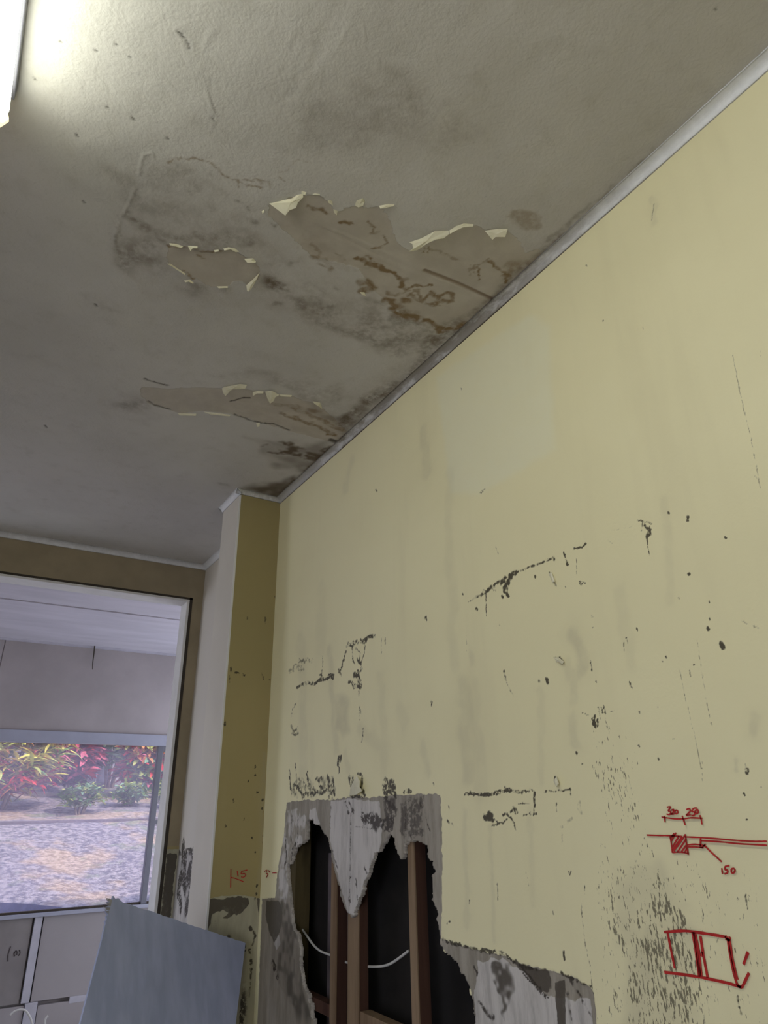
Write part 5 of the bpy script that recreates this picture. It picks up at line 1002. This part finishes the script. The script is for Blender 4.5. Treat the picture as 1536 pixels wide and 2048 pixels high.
kid('pane', (-.57, FY+.018, WZ0+.02), (1.487, FY+.020, WZ1-.085), gm.m, w1, 0)
kid('pane', (1.528, FY+.012, 1.395), (WXR-.04, FY+.014, WZ1-.12), gm.m, w1, 0)
kid('pane', (1.528, FY+.012, WZ0+.02), (WXR-.04, FY+.014, 1.365), gm.m, w1, 0)
pt = bpy.data.lights.new('window_portal', 'AREA'); pt.shape = 'RECTANGLE'; pt.size = WXR-WXL; pt.size_y = WZ1-WZ0; pt.cycles.is_portal = True
po = bpy.data.objects.new('window_portal', pt); po.location = ((WXL+WXR)/2, FY+.14, (WZ0+WZ1)/2); po.rotation_euler = (math.radians(-90), 0, 0); C.objects.link(po)
# loose cables at the bottom of the far wall
tube('loose_cable', [(x, y, z) for x, y, z in D['farcable']], .006, M_cable, None, label='thin white cable arching over the dark low panel at lower left', cat='cable')
tube('loose_cable', [(x, y, z) for x, y, z in D['farcable2']], .006, M_cable, None, label='short white cable standing up right of the pale vertical strip', cat='cable')

# ---------------- garden ----------------
def gz(y): 
    y = np.asarray(y, float); return np.where(y < 11.0, -1.1+1.45 + (np.maximum(y, 7)-7)*.246, 1.334 + (y-11.0)*.16)
gu = np.linspace(-8, 14, 90); gv = np.linspace(5.98, 22, 80)
a, b = np.meshgrid(gu, gv, indexing='ij'); z = gz(b) + (vnoise(a, b, 1.1, 2)-.5)*.08 + (vnoise(a, b, 5, 3)-.5)*.03
V = np.stack([a.ravel(), b.ravel(), z.ravel()], 1); ng = len(gv); F = [(i*ng+j, (i+1)*ng+j, (i+1)*ng+j+1, i*ng+j+1) for i in range(len(gu)-1) for j in range(ng-1)]
t = NT('dry_lawn', .95, .1); n1 = t.noise(1.1, 4); n2 = t.noise(13, 7, rough=.8); n3 = t.noise(40, 4, rough=.8)
c_ = t.mix(t.step(n2, .42, .58), (.17, .165, .20), (.50, .46, .48)); c_ = t.mix(t.step(n1, .50, .62), c_, t.mix(t.step(n2, .42, .58), (.36, .27, .19), (.70, .56, .43)))  # bluish shade and peach sun patches are put into the lawn colour
c_ = t.mix(t.step(n3, .5, .72, 0, .6), c_, (.13, .14, .11)); c_ = t.mix(t.math('MULTIPLY', t.step(t.noise(2.6, 3), .58, .68), .5), c_, (.22, .30, .16)); t.col(c_); t.bump(n3, .6, .02)
garden = mesh_obj('ground', V, F, t.m, None, smooth=True, kind='structure')
M_kerb = plain('concrete_kerb', (.20, .18, .20), .9, .2, 6)
box('garden_kerb', (-6, 10.97, 1.25), (12, 11.05, 1.375), M_kerb, None, bevel=.01, label='long low garden edging strip between lawn and shrub bed', cat='edging')
# fence
M_fence = plain('weathered_fence_timber', (.50, .47, .50), .9, .2, 5, stretch=(6, 6, .4))
fe = empty('timber_fence', (3.0, 15.4, float(gz(15.4))), label='pale weathered vertical timber fence behind the shrubs', cat='fence')
v_, f_ = box_vf((-.07, -.012, -.1), (.07, .012, 2.3)); fm = bpy.data.meshes.new('fence_board'); fm.from_pydata(v_, [], f_); fm.materials.append(M_fence)
random.seed(5)
for i in range(56):
    o = bpy.data.objects.new('fence_board', fm); o.location = (-3.6+i*.155, (random.random()-.5)*.02, (random.random()-.5)*.05); o.rotation_euler = (0, (random.random()-.5)*.01, 0); link(o, parent=fe)
kid2 = box('rail', (-3.8, .014, .4), (5.2, .06, .5), M_fence, fe); box('rail', (-3.8, .014, 1.7), (5.2, .06, 1.8), M_fence, fe)
# leaves
def leaf_mesh(name, L, W, droop, mat):
    V = []; n = 5
    for i in range(n+1):
        f = i/n; w = W*math.sin(math.pi*min(.97, f*.93+.05))**.7*.5; x = L*f*(1-.15*droop*f); z = -droop*L*f*f*.6
        V += [(x, -w, z+.15*w), (x, 0, z-.1*w), (x, w, z+.15*w)]
    F = []
    for i in range(n): F += [(i*3, (i+1)*3, (i+1)*3+1, i*3+1), (i*3+1, (i+1)*3+1, (i+1)*3+2, i*3+2)]
    me = bpy.data.meshes.new(name); me.from_pydata(V, [], F); me.materials.append(mat); me.polygons.foreach_set('use_smooth', [True]*len(F)); return me, V, F
LC = {'yellow': (.80, .74, .16), 'green': (.16, .30, .08), 'lime': (.58, .66, .18), 'red': (.72, .05, .05), 'pink': (.74, .18, .26), 'orange': (.75, .34, .12), 'purple': (.20, .07, .13), 'deep': (.05, .085, .06), 'mint': (.26, .46, .27)}
LM = {k: plain('leaf_'+k, c, .4, .25, 12, spec=.5) for k, c in LC.items()}
random.seed(11)
def shrub(loc, rx, ry, h, palette, nleaf, L, W, label, name='croton_shrub', low=None, cat='shrub', stuff=2600, low_pal=('deep', 'purple')):
    r = empty(name, loc, label=label, cat=cat, group=None)
    for s in range(7):
        a = s*.9; q = [(math.cos(a)*rx*.1, math.sin(a)*ry*.1, -.1), (math.cos(a)*rx*.3, math.sin(a)*ry*.3, h*.35), (math.cos(a)*rx*.6, math.sin(a)*ry*.6, h*.8)]
        tube('stem', q, .018, M_stem, r, sides=6, sub=3, taper=.4)
    proto = {c: leaf_mesh('leaf', L, W, .5+.3*(c in ('red', 'pink', 'orange')), LM[c]) for c in set(palette) | set(low_pal)}
    SV = []; SF = []; SM = []; mats = list(proto)
    for i in range(nleaf+stuff):
        # clustered rosettes on an ellipsoidal crown
        big = i < nleaf
        if i % 9 == 0 or i == 0:
            th = random.uniform(-math.pi, math.pi) if not big else random.uniform(-math.pi*.98, -.02); ph = math.asin(random.uniform(-.95, .98))
            rr = random.uniform(.86, 1.0) if big else random.uniform(.55, .98)
            cx, cy, cz = rx*rr*math.cos(ph)*math.cos(th), ry*rr*math.cos(ph)*math.sin(th), h*(.52+.50*rr*math.sin(ph))
            pal = low_pal if (cz < h*.2 or (not big and random.random() < .12)) else palette; cl = random.choice(pal); cl2 = random.choice(pal)
        k = i % 9; az = k*2.4+random.uniform(-.4, .4); el = random.uniform(-.25, .9)
        rot = Matrix.Rotation(az, 4, 'Z') @ Matrix.Rotation(-el, 4, 'Y') @ Matrix.Rotation(random.uniform(-.6, .6), 4, 'X'); sc = random.uniform(.65, 1.15)
        mw = Matrix.Translation((cx+random.uniform(-.04, .04), cy+random.uniform(-.04, .04), max(cz, .03)+k*.012)) @ rot @ Matrix.Scale(sc, 4)
        c = cl if k % 3 else cl2
        if big:
            o = bpy.data.objects.new('leaf', proto[c][0]); o.matrix_local = mw; link(o, parent=r)
        else:
            b0 = len(SV); SV += [mw @ Vector(v) for v in proto[c][1]]; SF += [tuple(q+b0 for q in f) for f in proto[c][2]]; SM += [mats.index(c)]*len(proto[c][2])
    me = bpy.data.meshes.new('inner_foliage'); me.from_pydata([tuple(v) for v in SV], [], SF)
    for c in mats: me.materials.append(LM[c])
    me.polygons.foreach_set('material_index', SM); me.polygons.foreach_set('use_smooth', [True]*len(SF)); link(bpy.data.objects.new('inner_foliage', me), parent=r, kind='stuff')
    return r
M_stem = plain('shrub_bark', (.30, .24, .18), .9, .3, 20)
def G(x, y): return (x, y, float(gz(y)))
shrub(G(.85, 12.3), .85, .7, 1.7, ('yellow', 'yellow', 'yellow', 'yellow', 'lime', 'lime', 'lime', 'orange', 'pink', 'green', 'red'), 297, .30, .050, 'large croton shrub with narrow yellow and red leaves at left of window', low_pal=('purple', 'pink', 'orange', 'red', 'yellow'))
shrub(G(-1.3, 12.9), .8, .7, 1.75, ('red', 'orange', 'yellow', 'pink'), 120, .34, .06, 'croton shrub with red leaves behind the window left edge', stuff=1500)
shrub(G(2.0, 13.4), .34, .36, 1.5, ('pink', 'red', 'pink', 'purple'), 180, .26, .095, 'broad leaved pink and red croton shrub in the middle of the bed', stuff=1500, low_pal=('deep', 'green', 'purple'))
shrub(G(3.06, 13.2), .36, .36, 1.12, ('red', 'pink', 'mint', 'lime', 'orange'), 180, .24, .085, 'small red and lime croton shrub nearest the pale fence', stuff=1500, low_pal=('deep', 'green'))
shrub(G(2.85, 14.6), .62, .5, 2.5, ('mint', 'green', 'mint'), 200, .12, .07, 'tall mint green leafy bush against the fence', name='hedge_bush', stuff=3000, low_pal=('mint', 'green', 'deep'))
shrub(G(.1, 14.7), .8, .5, 2.3, ('green', 'deep', 'mint'), 90, .13, .07, 'dark green bush filling the back between crotons', name='hedge_bush', stuff=900)
shrub(G(1.72, 14.35), .42, .35, 1.25, ('green', 'deep', 'mint', 'lime'), 120, .14, .06, 'round dark green bush low between the yellow and pink crotons', name='hedge_bush', stuff=2200, low_pal=('green', 'deep', 'mint'))
shrub(G(3.95, 14.3), .36, .35, .75, ('green', 'mint', 'lime'), 100, .13, .05, 'low green bush at foot of the pale fence near the window frame', name='hedge_bush', stuff=1500, low_pal=('green', 'deep', 'mint'))
for x, y, s, lb in ((1.95, 11.9, .22, 'low green plant at foot of the large yellow croton'), (2.72, 12.2, .2, 'low green plant under the pink croton'), (3.4, 12.0, .2, 'low green plant in front of the red and lime croton'), (3.72, 13.2, .26, 'low mint plant before the pale fence boards'), (.15, 11.3, .22, 'low dark plant beneath the croton at the window left edge')):
    shrub(G(x, y), s*1.5, s, s*1.5, ('green', 'mint', 'lime'), 60, .13, .045, lb, name='low_plant', cat='plant', stuff=260, low_pal=('green', 'deep', 'mint'))
# blue plastic sheet just outside the sill
T = [Vector(p) for p in D['tarp']]; V = [tuple(p) for p in T] + [tuple(p+Vector((0, .05, -.05))) for p in T]; k = len(T)
V = [(x, y+.10, z) for x, y, z in V]
mesh_obj('plastic_sheet', V, [tuple(range(k)), tuple(range(k, 2*k))[::-1]] + [(i, (i+1) % k, k+(i+1) % k, k+i) for i in range(k)], plain('blue_plastic', (.22, .32, .72), .35, .2, 14, spec=.5), None, label='pale blue plastic sheet lying along the outer window sill', cat='tarp')
